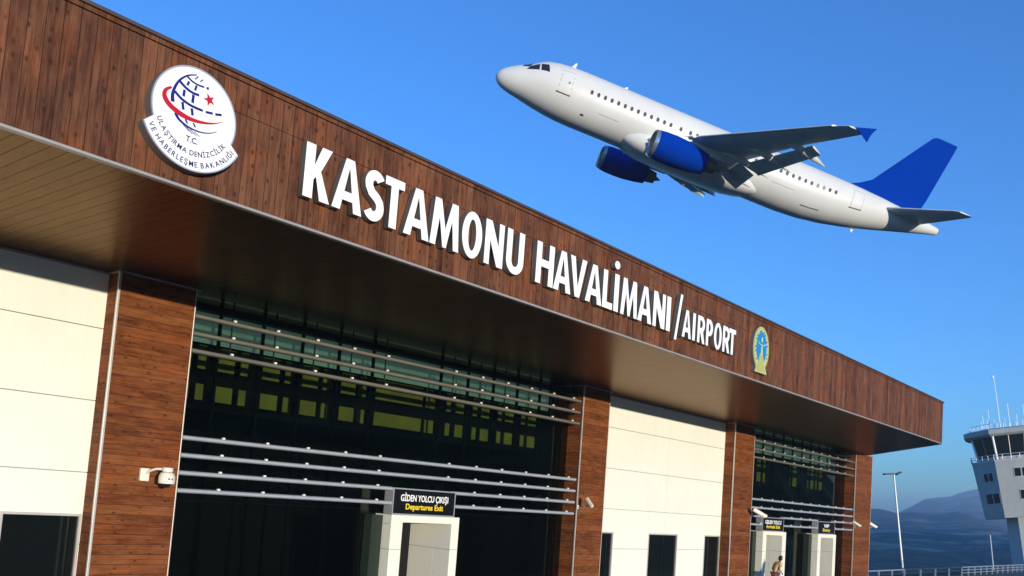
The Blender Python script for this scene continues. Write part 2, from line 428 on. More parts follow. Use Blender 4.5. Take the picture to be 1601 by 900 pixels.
# skewed return of the canopy
ret = [(XE, YF), (XE - .06, YF + .06), (XB + .20, 20.9), (XB + .28, 20.85)]
pb(MB().prism(ret, ZS + .03, ZT - .03, 2).build('fascia_return', M['fascia']))
dt = MB().prism([(-12, YF - .035), (XE + .03, YF - .035), (XE + .03, YF + .08), (-12, YF + .08)], ZS - .012, ZS + .035, 2)
o = dt.build('drip_trim', M['drip'], fascia, bevel=.008)
dt2 = MB().prism([(XE + .045, YF - .02), (XE - .05, YF + .09), (XB + .18, 20.95), (XB + .31, 20.85)], ZS - .008, ZS + .032, 2)
dt2.build('drip_trim', M['drip'], fascia)
cp_ = MB().prism([(-12, YF - .05), (XE + .05, YF - .05), (XE + .12, YF + .2), (-12, YF + .3)], ZT - .03, ZT + .03, 2)
cp_.build('coping', M['coping'], fascia, bevel=.01)
sof = MB().prism([(-12, YF + .085), (XE - .06, YF + .085), (XB + .10, 20.60), (XB + .10, 22.0), (-12, 22.0)], ZS + .005, ZS + .06, 2)
pb(sof.build('canopy_soffit', M['soffit']))
pb(MB().prism([(-12, YF + .2), (XE - .1, YF + .2), (XB, 21), (XB, 45), (-12, 45)], ZT - .32, ZT - .12, 2).build('roof', M['coping']))
# white walls of large horizontal panels
joints = [H - 5.0, H - 3.37, H - 1.72, H - .105, H + 1.53, H + 3.19, ZS]
def white_wall(x0, x1, holes, vjs):
    mb = MB()
    xs = sorted(set([x0, x1] + vjs))
    for z0, z1 in zip(joints, joints[1:]):
        z0 = max(z0, 0)
        if z1 <= 0: continue
        for a, b in zip(xs, xs[1:]):
            # cut the panels around window holes
            segs = [(a, b, z0, z1)]
            for (hx0, hx1, hz0, hz1) in holes:
                out = []
                for (p, q, r, s) in segs:
                    if hx1 <= p or hx0 >= q or hz1 <= r or hz0 >= s: out.append((p, q, r, s)); continue
                    if p < hx0: out.append((p, hx0, r, s))
                    if q > hx1: out.append((hx1, q, r, s))
                    m0, m1 = max(p, hx0), min(q, hx1)
                    if r < hz0: out.append((m0, m1, r, hz0))
                    if s > hz1: out.append((m0, m1, hz1, s))
                segs = out
            for (p, q, r, s) in segs:
                g0 = .010 if r in joints else 0; g1 = .010 if s in joints else 0
                e0 = .004 if p in vjs else 0; e1 = .004 if q in vjs else 0
                mb.box(p + e0, YW, r + g0, q - e1, YW + .05, s - g1)
    w = pb(mb.build('white_wall', M['white']))
    bk = MB()
    hx = sorted(holes); cx = x0
    for (a, b, c, d) in hx:
        bk.box(cx, YW + .06, 0, a, YW + .3, ZS); bk.box(a, YW + .06, d, b, YW + .3, ZS); bk.box(a, YW + .06, 0, b, YW + .3, c); cx = b
    bk.box(cx, YW + .06, 0, x1, YW + .3, ZS)
    bk.build('wall_backing', M['backing'], w)
    MB().box(x0, YW - .03, ZS - .05, x1, YW + .06, ZS + .003).build('head_trim', M['drip'], w)
    return w
wz0, wz1 = H - 3.3, H - 1.04
holesL = [(-5.6, -2.1, wz0, wz1), (1.1, 3.6, wz0, wz1), (7.98, 9.70, wz0, wz1)]
holesR = [(29.80, 31.42, wz0, wz1), (34.19, 36.69, wz0, wz1), (39.26, 40.86, wz0, wz1)]
white_wall(-12, 9.72, holesL, [2.2])
white_wall(29.79, 40.88, holesR, [35.5])
def window(a, b, c, d):
    fr = .055
    mb = MB().box(a, YW - .02, d - fr, b, YW + .12, d).box(a, YW - .02, c, b, YW + .12, c + fr)
    mb.box(a, YW - .02, c + fr, a + fr, YW + .12, d - fr).box(b - fr, YW - .02, c + fr, b, YW + .12, d - fr)
    w = pb(mb.build('window', M['trim']))
    MB().box(a + fr, YW + .04, c + fr, b - fr, YW + .055, d - fr).build('pane', M['pane'], w)
    mid = b - .42 if b - a < 2 else (a + b) / 2
    MB().box(mid - .03, YW + .01, c + fr, mid + .03, YW + .039, d - fr).build('sash_bar', M['mullion'], w)
for h_ in holesL + holesR: window(*h_)
# timber columns
def column(x0, x1, yb=20.95):
    c = MB()
    c.add([(x0, YC, 0), (x1, YC, 0), (x1, YC, ZS), (x0, YC, ZS)], [(0, 1, 2, 3)], 0)
    c.add([(x0, yb, 0), (x0, YC, 0), (x0, YC, ZS), (x0, yb, ZS)], [(0, 1, 2, 3)], 1)
    c.add([(x1, YC, 0), (x1, yb, 0), (x1, yb, ZS), (x1, YC, ZS)], [(0, 1, 2, 3)], 1)
    c.add([(x0, yb, 0), (x1, yb, 0), (x1, yb, ZS), (x0, yb, ZS)], [(3, 2, 1, 0)], 0)
    o = pb(c.build('column', [M['colwood'], M['colside']]))
    for x, w in ((x0, .055 if x0 < 12 else .04), (x1, .028)):
        MB().box(x - w / 2, YC - .012, .001, x + w / 2, YC + w, ZS).build('corner_trim', M['trim'], o, bevel=.006)
    MB().box(x0 - .02, YC - .03, ZS - .035, x1 + .12, YC + .03, ZS + .002).build('head_trim', M['drip'], o)
    MB().box(x0 - .03, YC - .02, ZS - .034, x0 + .02, yb, ZS + .001).build('head_trim', M['drip'], o)
    return o
column(9.72, 11.63); column(28.02, 29.79); column(40.88, 43.05); column(57.85, XB)
# side and back walls of the hall, floor inside
pb(MB().box(XB - .3, 21.0, 0, XB, 45, ZS).box(-12, 44.7, 0, XB - .31, 45, ZS).box(-12, 20.9, 0, -11.7, 44.6, ZS).build('outer_wall', M['white']))

# glazed bays
def gal(a, b, z0, z1, y, m_, name='gallery_window'):
    return pb(MB().box(a, y, H + z0, b, y + .03, H + z1).build(name, m_))
proto = {}
def bay(x0, x1, mull, wide_after, portals):
    # inner dark room just behind the glass
    z_top = ZS
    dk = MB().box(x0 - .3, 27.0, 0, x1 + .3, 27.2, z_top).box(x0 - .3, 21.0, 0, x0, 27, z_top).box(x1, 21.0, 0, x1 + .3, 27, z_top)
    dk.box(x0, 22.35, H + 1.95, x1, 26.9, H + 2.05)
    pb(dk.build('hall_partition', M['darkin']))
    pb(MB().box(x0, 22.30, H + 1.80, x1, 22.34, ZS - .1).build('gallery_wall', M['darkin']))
    # glass sheets, one per pane column, with openings for the portals below
    xs = [x0] + mull + [x1]
    for a, b in zip(xs, xs[1:]):
        for z0, z1 in ((0.02, H - .62), (H - .62, H + .98), (H + .98, H + 3.05), (H + 3.05, ZS - .02)):
            if z0 < 1:
                cut = [p for p in portals if p[0] < b and p[1] > a]
                rng = [(a, b)]
                for p in cut:
                    nr = []
                    for u, v in rng:
                        if p[0] > u: nr.append((u, min(v, p[0])))
                        if p[1] < v: nr.append((max(u, p[1]), v))
                    rng = nr
            else: rng = [(a, b)]
            for u, v in rng:
                if v - u > .08:
                    pb(MB().box(u + .003, YG, z0 + .003, v - .003, YG + .012, z1 - .003).build('glass_pane', M['glass'], fix=True))
    for x in mull:
        low = 0.0
        for p in portals:
            if p[0] - .05 < x < p[1] + .05: low = H - .6
        mo = pb(MB().box(x - .028, YG + .014, low, x + .028, YG + .11, ZS).build('mullion', M['mullion']))
    for z in (H - .62, H + .98, H + 3.05):
        for a, b in zip(xs, xs[1:]):
            pass
        pb(MB().box(x0, YG + .014, z - .02, x1, YG + .1, z + .02).build('transom', M['mullion']))
    pb(MB().box(x0, YC + .30, H + 4.10, x1, YG - .05, H + 4.23).build('transom_beam', M['mullion'], bevel=.02))
    # louvre blades with their brackets
    prof = [(.115 * math.cos(2 * PI * k_ / 20), -.004 + .058 * math.sin(2 * PI * k_ / 20)) for k_ in range(20)]
    blades = [3.87, 3.44, 3.02, .90, .475, .05, -.375]
    for z in blades:
        rngs = [(x0 + .04, x1 - .14)]
        if z < .3:
            for p in portals:
                nr = []
                for u, v in rngs:
                    if p[0] > u: nr.append((u, min(v, p[0] + .02)))
                    if p[1] < v: nr.append((max(u, p[1] - .25), v))
                rngs = nr
        yb_ = YC + .12
        for u, v in rngs:
            if v - u < .1: continue
            lv = pb(MB().prism([(yb_ + p, H + z + q) for p, q in prof], u, v, 0).build('louvre', M['louvre'] if z < 2 else M['louvreshade'], smooth=True, angle=50))
            for x in mull:
                if not (u < x < v): continue
                b0 = MB().box(-.035, -.085, .040, .035, -.035, .085, 0).box(-.014, -.036, .050, .014, YG - .02 - yb_, .075, 1)
                if 'bk' not in proto: proto['bk'] = b0.build('bracket', [M['tab'], M['mullion']]); b = proto['bk']
                else: b = proto['bk'].copy(); COL.objects.link(b)
                b.parent = lv; b.location = (x, yb_, H + z + .006)
    for x in mull:
        pb(MB().box(x - .013, YC + .16, H + 3.08, x + .013, YC + .19, H + 4.45).build('hanger', M['mullion']))
bay1_m = [12.80, 14.11, 15.42, 16.73, 18.04, 20.98, 22.28, 23.59, 24.90, 26.21, 27.45]
bay2_m = [44.35, 45.66, 46.97, 48.28, 49.59, 50.90, 52.21, 53.52, 54.83, 56.14]
P1 = (18.60, 21.55); P2 = (44.49, 47.40); P3 = (51.95, 54.78)
bay(11.63, 28.02, bay1_m, 18.04, [P1]); bay(43.05, 57.85, bay2_m, None, [P2, P3])
# what shows through the upper glass: lime gallery windows and a teal band
YL = 21.5
def row(z0, z1, spans):
    for a, b in spans: gal(a, b, z0, z1, YL, M['lime'])
sp = []
starts = [11.95, 13.24, 14.70, 16.06, 17.50, 18.94]
for k, s0 in enumerate(starts):
    if k < 5: sp += [(s0 + .04, s0 + .60), (s0 + .80, s0 + 1.02)]
    else: sp += [(s0, s0 + 2.05), (s0 + 2.22, s0 + 2.62)]
for s0 in (22.15, 23.5, 24.85, 26.2): sp += [(s0, s0 + .20), (s0 + .42, s0 + .86)]
row(1.98, 2.40, sp); row(2.80, 3.42, sp)
sp2 = []
for s0 in (45.3, 46.75): sp2.append((s0, s0 + 1.05))
for s0 in (51.2, 53.8, 55.2): sp2.append((s0, s0 + 1.0))
row(1.95, 2.45, sp2); row(2.75, 3.35, sp2)
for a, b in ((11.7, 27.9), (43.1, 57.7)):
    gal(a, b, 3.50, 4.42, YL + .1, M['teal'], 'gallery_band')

# entrance portals
def portal(p, op, ztop, zop):
    y0, y1 = 19.95, 21.85
    mb = MB()
    mb.box(p[0], y0, .12, op[0], YG + .02, H + ztop)                    # left jamb
    mb.box(op[1], y0, .12, p[1], YG + .02, H + ztop)                    # right jamb
    mb.box(op[0], y0, H + zop, op[1], YG + .02, H + ztop)              # head
    f = pb(mb.build('portal_frame', M['portal'], bevel=.012))
    tn = MB().box(op[0] - .06, YG + .025, .12, op[0], y1, H + zop + .06).box(op[1], YG + .025, .12, op[1] + .06, y1, H + zop + .06)
    tn.box(op[0], YG + .025, H + zop, op[1], y1, H + zop + .06)
    tn.build('lobby_wall', M['portal'], f)
    MB().box(p[0] - .45, YG - .35, .1, p[0] - .02, YG - .02, H + ztop - .04).build('side_screen', M['screen'], f)
    jl = MB()
    z = H - 1.75
    jl.box(p[0] - .003, y0 - .003, z, op[0] + .003, YG - .01, z + .015).box(op[1] - .003, y0 - .003, z, p[1] + .003, YG - .01, z + .015)
    jl.box(op[1] - .004, YG + .03, z, op[1] + .001, y1 - .05, z + .015)
    jl.box(p[0] - .003, y0 + .1, H + ztop - .28, p[0] + .003, YG - .01, H + ztop - .265)
    jl.build('panel_joint', M['line'], f)
    d = MB().box(op[0], y1 - .05, .12, op[1], y1, H + zop).build('door', M['darkin'], f)
    MB().box(op[0] + .5, y1 - .1, .12, op[0] + .57, y1 - .06, H + zop - .2).build('door_rail', M['drip'], f)
portal(P1, (19.07, 21.20), -.72, -.94); portal(P2, (44.92, 46.92), -.70, -.90); portal(P3, (52.40, 54.36), -.72, -.93)

# ------------------------------------------------------------------ signs over the portals
def sign(x0, x1, z0, z1, t1, t2, label, w1, w2, sc=1.0):
    y0, y1 = 19.96, 20.34
    s = empty('entrance_sign', ((x0 + x1) / 2, y0, H + z0), label, 'sign', 'black signs over the entrance portals')
    cx, w, h = 0, (x1 - x0) / 2, z1 - z0
    MB().box(-w, 0.03, 0, w, y1 - y0, h).build('sign_case', M['silver'], s, bevel=.01)
    MB().box(-w + .04, .012, .04, w - .04, .028, h - .04).build('sign_face', M['black'], s)
    f = MB().box(-w, 0, 0, w, .028, .035).box(-w, 0, h - .035, w, .028, h).box(-w, 0, .036, -w + .035, .028, h - .036).box(w - .035, 0, .036, w, .028, h - .036)
    f.build('sign_frame', M['silver'], s)
    for body, wid, zb, size, mt in ((t1, w1, h * .53, .27 * sc, M['signwhite']), (t2, w2, h * .22, .24 * sc, M['yellow'])):
        me = text_mesh(body, size, .008, 1.0, .006)
        xs = [v.co.x for v in me.vertices]; k = wid / (max(xs) - min(xs))
        me.transform(Matrix.Diagonal((k, 1, 1, 1)))
        mesh_obj('lettering', me, mt, s, (0, .012, zb))
    return s
sign(18.60, 21.30, -.715, .085, 'GİDEN YOLCU ÇIKIŞI', 'Departures Exit', 'black sign reading Giden Yolcu Çıkışı, Departures Exit on the nearest white portal', 2.05, 1.62)
sign(44.40, 47.05, -.695, .03, 'GELEN YOLCU', 'Arrivals Exit', 'black sign on the middle white portal, beside the cream bullet camera', 2.0, 1.75)
sign(51.90, 54.55, -.715, .02, 'VIP', 'Entry', 'black sign on the farthest white portal, short white and yellow words', .85, 1.15)

# ------------------------------------------------------------------ raised letters
def gl_K(W_, s): return [[(0, 0), (s, 0), (s, .36), (s * 1.25, .42), (W_ - s * 1.08, 0), (W_, 0), (W_ * .60, .545), (W_ * .97, 1), (W_ - s * 1.18, 1), (s, .62), (s, 1), (0, 1)]]
def gl_A(W_, s):
    h = s * .52
    def xi(z): return W_ / 2 - h * .9 - (W_ / 2 - h * .9) * (1 - z)      # left outer edge x at height z
    lo = lambda z: (W_ / 2 - h) * z
    li = lambda z: s * 1.02 + (W_ / 2 - s * 1.02) * z / .86
    return [[(0, 0), (W_ / 2 - h, 1), (W_ / 2 + h, 1), (W_, 0), (W_ - s * 1.02, 0), (W_ - li(.20), .20), (li(.20), .20), (s * 1.02, 0)],
            [(li(.37), .37), (W_ / 2, .84), (W_ - li(.37), .37)]]
def gl_S(W_, s):
    rx = (W_ - s) / 2; cx = W_ / 2
    ct, rt = .735, .265 - s * .5; cb, rb = .285, .285 - s * .5
    rt = max(rt, .1)
    p = arc(cx, ct, rx * .93, rt, 28, 180, 14) + [(cx - rx * .86, ct - rt * .42), (cx - rx * .45, .555), (cx + rx * .40, .47), (cx + rx * .86, cb + rb * .55)] + arc(cx, cb, rx, rb, 5, -150, 14)
    return [thick(p, s)]
def gl_T(W_, s): c = W_ / 2; return [[(c - s / 2, 0), (c + s / 2, 0), (c + s / 2, .83), (W_, .83), (W_, 1), (0, 1), (0, .83), (c - s / 2, .83)]]
def gl_M(W_, s):
    a = .10 * W_
    return [[(0, 0), (s * .88, 0), (a + s * .86, .62), (W_ / 2 - s * .28, 0), (W_ / 2 + s * .28, 0), (W_ - a - s * .86, .62), (W_ - s * .88, 0), (W_, 0), (W_ - a, 1), (W_ - a - s, 1), (W_ / 2, .40), (a + s, 1), (a, 1)]]
def gl_O(W_, s): return [arc(W_ / 2, .5, W_ / 2, .515, 0, 360, 36)[:-1], arc(W_ / 2, .5, W_ / 2 - s, .515 - s * .86, 0, 360, 36)[:-1]]
def gl_N(W_, s): return [[(0, 0), (s * .9, 0), (s * .9, .56), (W_ - s * 1.05, 0), (W_, 0), (W_, 1), (W_ - s * .9, 1), (W_ - s * .9, .46), (s * 1.05, 1), (0, 1)]]
def gl_U(W_, s): return [[(0, 1)] + arc(W_ / 2, .30, W_ / 2, .315, 180, 360, 18) + [(W_, 1), (W_ - s, 1)] + arc(W_ / 2, .31, W_ / 2 - s, .315 - s * .85, 360, 180, 18) + [(s, 1)]]
def gl_H(W_, s): return [[(0, 0), (s, 0), (s, .42), (W_ - s, .42), (W_ - s, 0), (W_, 0), (W_, 1), (W_ - s, 1), (W_ - s, .60), (s, .60), (s, 1), (0, 1)]]
def gl_V(W_, s): h = s * .5; return [[(W_ / 2 - h, 0), (W_ / 2 + h, 0), (W_, 1), (W_ - s * 1.02, 1), (W_ / 2, .26), (s * 1.02, 1), (0, 1)]]
def gl_L(W_, s): return [[(0, 0), (W_, 0), (W_, .17), (s, .17), (s, 1), (0, 1)]]
def gl_I(W_, s): return [[(0, 0), (W_, 0), (W_, 1), (0, 1)]]
def gl_R(W_, s): return [[(0, 0), (s, 0), (s, .40), (s * 1.2, .40), (W_ - s * 1.0, 0), (W_, 0), (W_ * .74, .44)] + arc(W_ * .5, .70, W_ * .46, .30, -50, 90, 12) + [(0, 1)],
                         [(s, .56)] + arc(W_ * .46, .70, max(W_ * .46 - s * .86, .05), .14, -90, 90, 10) + [(s, .84)]]
def gl_P(W_, s): return [[(0, 0), (s, 0), (s, .38)] + arc(W_ * .48, .69, W_ * .52, .31, -90, 90, 14) + [(0, 1)],
                         [(s, .54)] + arc(W_ * .46, .69, max(W_ * .52 - s, .05), .15, -90, 90, 10) + [(s, .84)]]
GL = dict(K=gl_K, A=gl_A, S=gl_S, T=gl_T, M=gl_M, O=gl_O, N=gl_N, U=gl_U, H=gl_H, V=gl_V, L=gl_L, I=gl_I, R=gl_R, P=gl_P)
DL = .17                                               # depth of a raised letter
kx = (YF - DL) / (YF - .3)
ZB = H + 4.965 * kx
def letter(ch, x0, x1, cap, stem, label, grp):
    x0 *= kx; x1 *= kx; w = x1 - x0
    sc = cap * kx
    pl = GL[ch](w / sc, stem / sc)
    pl = [[(a_ * sc, b_ * sc) for a_, b_ in p] for p in pl]
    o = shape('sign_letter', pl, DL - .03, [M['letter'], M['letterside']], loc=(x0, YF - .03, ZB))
    setp(o, label, 'letter', grp); return o
G1, G2, G3 = 'raised letters of Kastamonu', 'raised letters of Havalimanı', 'raised letters of Airport'
for ch, a, b, st, lb in [
    ('K', 9.266, 9.850, .205, 'white raised letter K that starts the word Kastamonu'),
    ('A', 9.905, 10.60, .19, 'white raised letter A between K and S in Kastamonu'),
    ('S', 10.62, 11.13, .19, 'white raised letter S in Kastamonu on the timber canopy'),
    ('T', 11.125, 11.62, .19, 'wide white raised letter T in Kastamonu'),
    ('A', 11.66, 12.36, .19, 'white raised letter A between T and M in Kastamonu'),
    ('M', 12.385, 13.225, .18, 'white raised letter M in Kastamonu'),
    ('O', 13.30, 13.92, .19, 'big round white raised letter O in Kastamonu'),
    ('N', 14.02, 14.63, .185, 'white raised letter N between O and U in Kastamonu'),
    ('U', 14.74, 15.34, .185, 'white raised letter U that ends the word Kastamonu')]:
    letter(ch, a, b, .965, st, lb, G1)
for ch, a, b, st, lb in [
    ('H', 15.80, 16.46, .19, 'white raised letter H that starts the word Havalimanı'),
    ('A', 16.48, 17.17, .19, 'white raised letter A between H and V in Havalimanı'),
    ('V', 17.10, 17.78, .19, 'white raised letter V in Havalimanı'),
    ('A', 17.78, 18.49, .19, 'white raised letter A between V and L in Havalimanı'),
    ('L', 18.52, 18.975, .19, 'white raised letter L in Havalimanı'),
    ('M', 19.36, 20.16, .175, 'white raised letter M in Havalimanı, right of the dotted İ'),
    ('A', 20.19, 20.90, .19, 'white raised letter A between M and N in Havalimanı'),
    ('N', 20.97, 21.60, .185, 'white raised letter N in Havalimanı'),
    ('I', 21.68, 21.895, .19, 'undotted white raised letter I that ends Havalimanı, just left of the slash')]:
    letter(ch, a, b, .965, st, lb, G2)
# the dotted capital is one thing: stem and dot
x0 = 19.035 * kx
root = empty('sign_letter', (x0, YF - .03, ZB), 'dotted white raised capital İ in Havalimanı', 'letter', G2)
for nm, pl in (('letter_stem', [[(0, 0), (.21, 0), (.21, .975), (0, .975)]]), ('letter_dot', [arc(.08, 1.215, .12, .105, 0, 360, 24)[:-1]])):
    shape(nm, pl, DL - .03, [M['letter'], M['letterside']], root)
o = shape('sign_slash', [[(0, 0), (.125, 0), (.40, 1.36), (.275, 1.36)]], DL - .03, [M['letter'], M['letterside']], loc=(22.15 * kx, YF - .03, ZB - .165))
setp(o, 'long thin white raised slash between Havalimanı and Airport', 'slash')
for ch, a, b, st, lb in [
    ('A', 22.585, 23.11, .14, 'smaller white raised letter A that starts the word Airport'),
    ('I', 23.19, 23.345, .15, 'smaller white raised letter I between A and R in Airport'),
    ('R', 23.485, 23.94, .14, 'smaller white raised letter R between I and P in Airport'),
    ('P', 24.02, 24.43, .14, 'smaller white raised letter P in Airport'),
    ('O', 24.52, 25.01, .14, 'smaller white raised letter O in Airport'),
    ('R', 25.09, 25.56, .14, 'smaller white raised letter R between O and T in Airport'),
    ('T', 25.50, 25.96, .145, 'smaller white raised letter T that ends the word Airport')]:
    letter(ch, a, b, .80, st, lb, G3)

# ------------------------------------------------------------------ ministry emblem (round face with a banner arc below)
YE = YF - .20; ke = (YF - .20) / (YF - .35)
em = empty('emblem_sign', (7.115 * ke, YF, H + 5.585 * ke), 'round white light-box emblem with blue globe, red swoosh and curved lettering', 'emblem')
R1, R2 = .725 * ke, .905 * ke
out = arc(0, 0, R2, R2, 206, 334, 40) + arc(0, 0, R1, R1, -22, 202, 50)
def inset(pl, d): return [(x * (1 - d / math.hypot(x, y)), y * (1 - d / math.hypot(x, y))) for x, y in pl]
shape('emblem_case', [out], .17, [M['letterside']], em, (0, 0, 0))
shape('emblem_rim', [out, inset(out, .022)], .03, [M['silver']], em, (0, -.171, 0))
shape('emblem_face', [inset(out, .0225)], .022, [M['embwhite']], em, (0, -.171, 0))
yy_ = -.1935
def art(name, pls, mt, d=.006): return shape(name, pls, d, [mt], em, (0, yy_, 0))
# photo coordinates -> emblem plane
def ep(x, y):
    d = ray(200 + .2 * x, 100 + .2 * y); k = YE / d.y
    return (d.x * k - em.location.x, d.z * k + H - em.location.z)
def sm(pts, n=6):
    o_ = []
    P_ = [pts[0]] + pts + [pts[-1]]
    for i in range(1, len(P_) - 2):
        for j in range(n):
            t_ = j / n; p0, p1, p2, p3 = P_[i - 1:i + 3]
            o_.append(tuple(.5 * ((2 * p1[k]) + (-p0[k] + p2[k]) * t_ + (2 * p0[k] - 5 * p1[k] + 4 * p2[k] - p3[k]) * t_ ** 2 + (-p0[k] + 3 * p1[k] - 3 * p2[k] + p3[k]) * t_ ** 3) for k in (0, 1)))
    o_.append(pts[-1]); return o_
def stroke(px, w0, w1=None):
    pts = sm([ep(*p) for p in px]); n = len(pts)
    if w0 != 'swoosh': w0 *= 1.25; w1 = w1 * 1.25 if w1 else None
    w1 = w0 if w1 is None else w1
    if w0 == 'swoosh': ws = [w1 * (.25 + .75 * math.sin(PI * min(1, (i / (n - 1)) * 1.25 + .12))) if i / (n - 1) < .7 else w1 * max(.04, (1 - i / (n - 1)) * 2.3) for i in range(n)]
    else: ws = [w0 + (w1 - w0) * i / (n - 1) for i in range(n)]
    return thick(pts, ws)
blue = [stroke([(352, 292), (350, 240), (368, 180), (408, 122), (470, 88), (540, 84)], .05, .012),
        stroke([(462, 90), (500, 130), (545, 160), (598, 180)], .022, .022),
        stroke([(410, 135), (455, 185), (505, 222), (558, 244)], .034, .03),
        stroke([(368, 212), (420, 270), (480, 315), (535, 343), (586, 364)], .034, .03),
        stroke([(610, 374), (664, 386)], .03), stroke([(684, 393), (733, 397)], .03),
        stroke([(372, 378), (392, 420), (425, 455), (480, 495), (560, 530), (640, 540), (695, 528)], .04, .006),
        stroke([(480, 135), (466, 165)], .028), stroke([(444, 200), (436, 250)], .034), stroke([(428, 295), (434, 355)], .034),
        stroke([(450, 430), (466, 464)], .022), stroke([(538, 168), (526, 205)], .028), stroke([(514, 240), (506, 302)], .036),
        stroke([(500, 345), (506, 400)], .034), stroke([(512, 460), (528, 494)], .02), stroke([(552, 96), (526, 118)], .014), stroke([(588, 122), (568, 136)], .014),
        stroke([(616, 188), (634, 190)], .03)]
for pl in blue: art('globe_line', [pl], M['navy'])
for a_, b_ in (((430, 470), (480, 525)), ((455, 485), (505, 545)), ((485, 505), (535, 562)), ((520, 530), (560, 566))):
    art('globe_line', [stroke([a_, b_], .008)], M['ink'])
sw = thick(sm([ep(*p) for p in [(343, 178), (300, 196), (286, 240), (318, 305), (390, 372), (480, 425), (580, 456), (670, 464), (752, 452)]], 6),
           [(.030 + .05 * min(1, i / 14)) if i < 26 else .08 * max(.03, (48 - i) / 22) for i in range(49)])
art('red_swoosh', [sw], M['red'], .008)
sc_ = ep(638, 280)
art('red_star', [[(sc_[0] + (.105 if k % 2 == 0 else .042) * math.cos(PI / 2 + .45 + k * PI / 5), sc_[1] + (.105 if k % 2 == 0 else .042) * math.sin(PI / 2 + .45 + k * PI / 5)) for k in range(10)]], M['red'])
def arc_text(body, r, a0, a1, size):
    ms = []; wd = []
    for ch in body:
        if ch == ' ': wd.append(size * .30); ms.append(None); continue
        me = text_mesh(ch, size, .006, .92, .001)
        xs = [v.co.x for v in me.vertices]; c_ = (max(xs) + min(xs)) / 2
        me.transform(Matrix.Translation((-c_, 0, 0))); ms.append(me); wd.append(max(xs) - min(xs) + size * .13)
    tot = sum(wd); x_ = 0; out_ = []
    for me, w_ in zip(ms, wd):
        a_ = math.radians(a0 + (a1 - a0) * (x_ + w_ / 2) / tot); x_ += w_
        if me is None: continue
        me.transform(Matrix.Translation((r * math.cos(a_), 0, r * math.sin(a_))) @ Matrix.Rotation(-(a_ + PI / 2), 4, 'Y'))
        out_.append(me)
    return join_meshes(out_)
mesh_obj('lettering', arc_text('ULAŞTIRMA DENİZCİLİK', .665 * ke, 203, 331, .118), M['ink'], em, (0, yy_, 0))
mesh_obj('lettering', arc_text('VE HABERLEŞME BAKANLIĞI', .832 * ke, 208, 332, .122), M['ink'], em, (0, yy_, 0))
mesh_obj('lettering', text_mesh('T.C.', .13, .006, .9, .002), M['ink'], em, (-.01, yy_, -.475))

# second emblem: upright oval with a blue middle and a gold foot
k2 = (YF - .14) / (YF - .25)
e2 = empty('oval_emblem_sign', (27.95 * k2, YF, H + 5.52 * k2), 'small oval gold and blue emblem plaque right of the word Airport', 'emblem')
ow, oh = .60 * k2, .74 * k2
body = arc(0, .02, ow, oh, -52, 232, 44) + [(-.34, -.66), (-.43, -.80), (.50, -.80), (.41, -.64)]
shape('emblem_case', [body], .12, [M['letterside']], e2)
shape('emblem_face', [[(x * .985, y * .985) for x, y in body]], .02, [M['embp']], e2, (0, -.121, 0))
def a2(name, pls, mt, lvl=0): shape(name, pls, .006, [mt], e2, (0, -.1415 - .0065 * lvl, 0))
a2('emblem_border', [arc(0, .02, ow * .95, oh * .96, 0, 360, 44)[:-1], arc(0, .02, ow * .88, oh * .9, 0, 360, 44)[:-1]], M['emby'])
a2('blue_field', [arc(0, .05, ow * .66, oh * .72, 0, 360, 36)[:-1]], M['embb'])
a2('gold_relief', [[(-.30, -.74), (-.10, -.12), (0, -.22), (.08, -.10), (.34, -.74)]], M['emby'], 1)
a2('tower_mark', [[(-.075, -.20), (-.03, .12), (.05, .12), (.09, -.20)]], M['embp'], 2)
a2('wing_mark', [stroke_ for stroke_ in [thick(arc(0, .26, .30, .12, 190, 350, 12), .03)]], M['embp'], 2)
a2('bird_mark', [arc(.0, .32, .06, .10, 0, 360, 14)[:-1]], M['embp'], 2)
for k in range(20):
    t_ = math.radians(-40 + k * 260 / 19)
    cx, cz = ow * .75 * math.cos(t_), .02 + oh * .80 * math.sin(t_)
    a2('rim_character', [[(cx - .025, cz - .035), (cx + .022, cz - .03), (cx + .025, cz + .035), (cx - .02, cz + .03)]], M['ink'] if k % 3 else M['emby'])

# ------------------------------------------------------------------ security cameras
def dome_cam(loc, label):
    r = empty('dome_camera', loc, label, 'security camera')
    MB().box(-.11, -.10, -.15, .11, 0, .15).build('wall_box', M['cream'], r, bevel=.02)
    MB().tube([(.02, -.09, .04), (.05, -.22, .10), (.10, -.38, .15), (.22, -.52, .16)], .03, 10).build('arm', M['cream'], r, smooth=True)
    n = 24
    def lathe(pr, name, mt):
        vs_ = []
        for (rr, z) in pr:
            for k in range(n): vs_.append((.26 + rr * math.cos(2 * PI * k / n), -.60 + rr * math.sin(2 * PI * k / n), z))
        return MB().rings(vs_, n, len(pr)).build(name, mt, r, smooth=True, angle=40)
    lathe([(.0, .20), (.115, .195), (.12, .19), (.12, .105), (.10, .095)], 'mount_cap', M['cream'])
    lathe([(.10, .094), (.15, .07), (.18, .0), (.185, -.12), (.18, -.17), (.10, -.172)], 'housing', M['cream'])
    lathe([(.105, -.173), (.10, -.20), (.075, -.24), (.03, -.262), (.0, -.265)], 'dome', M['lens'])
    b = MB(); b.box(.19, -.79, -.075, .235, -.775, -.045); b.box(.275, -.79, -.08, .30, -.775, -.045); b.build('marking', M['strap'], r)
dome_cam((10.76, 20.0, H - .06), 'white dome security camera on a curved arm on the nearest timber column')
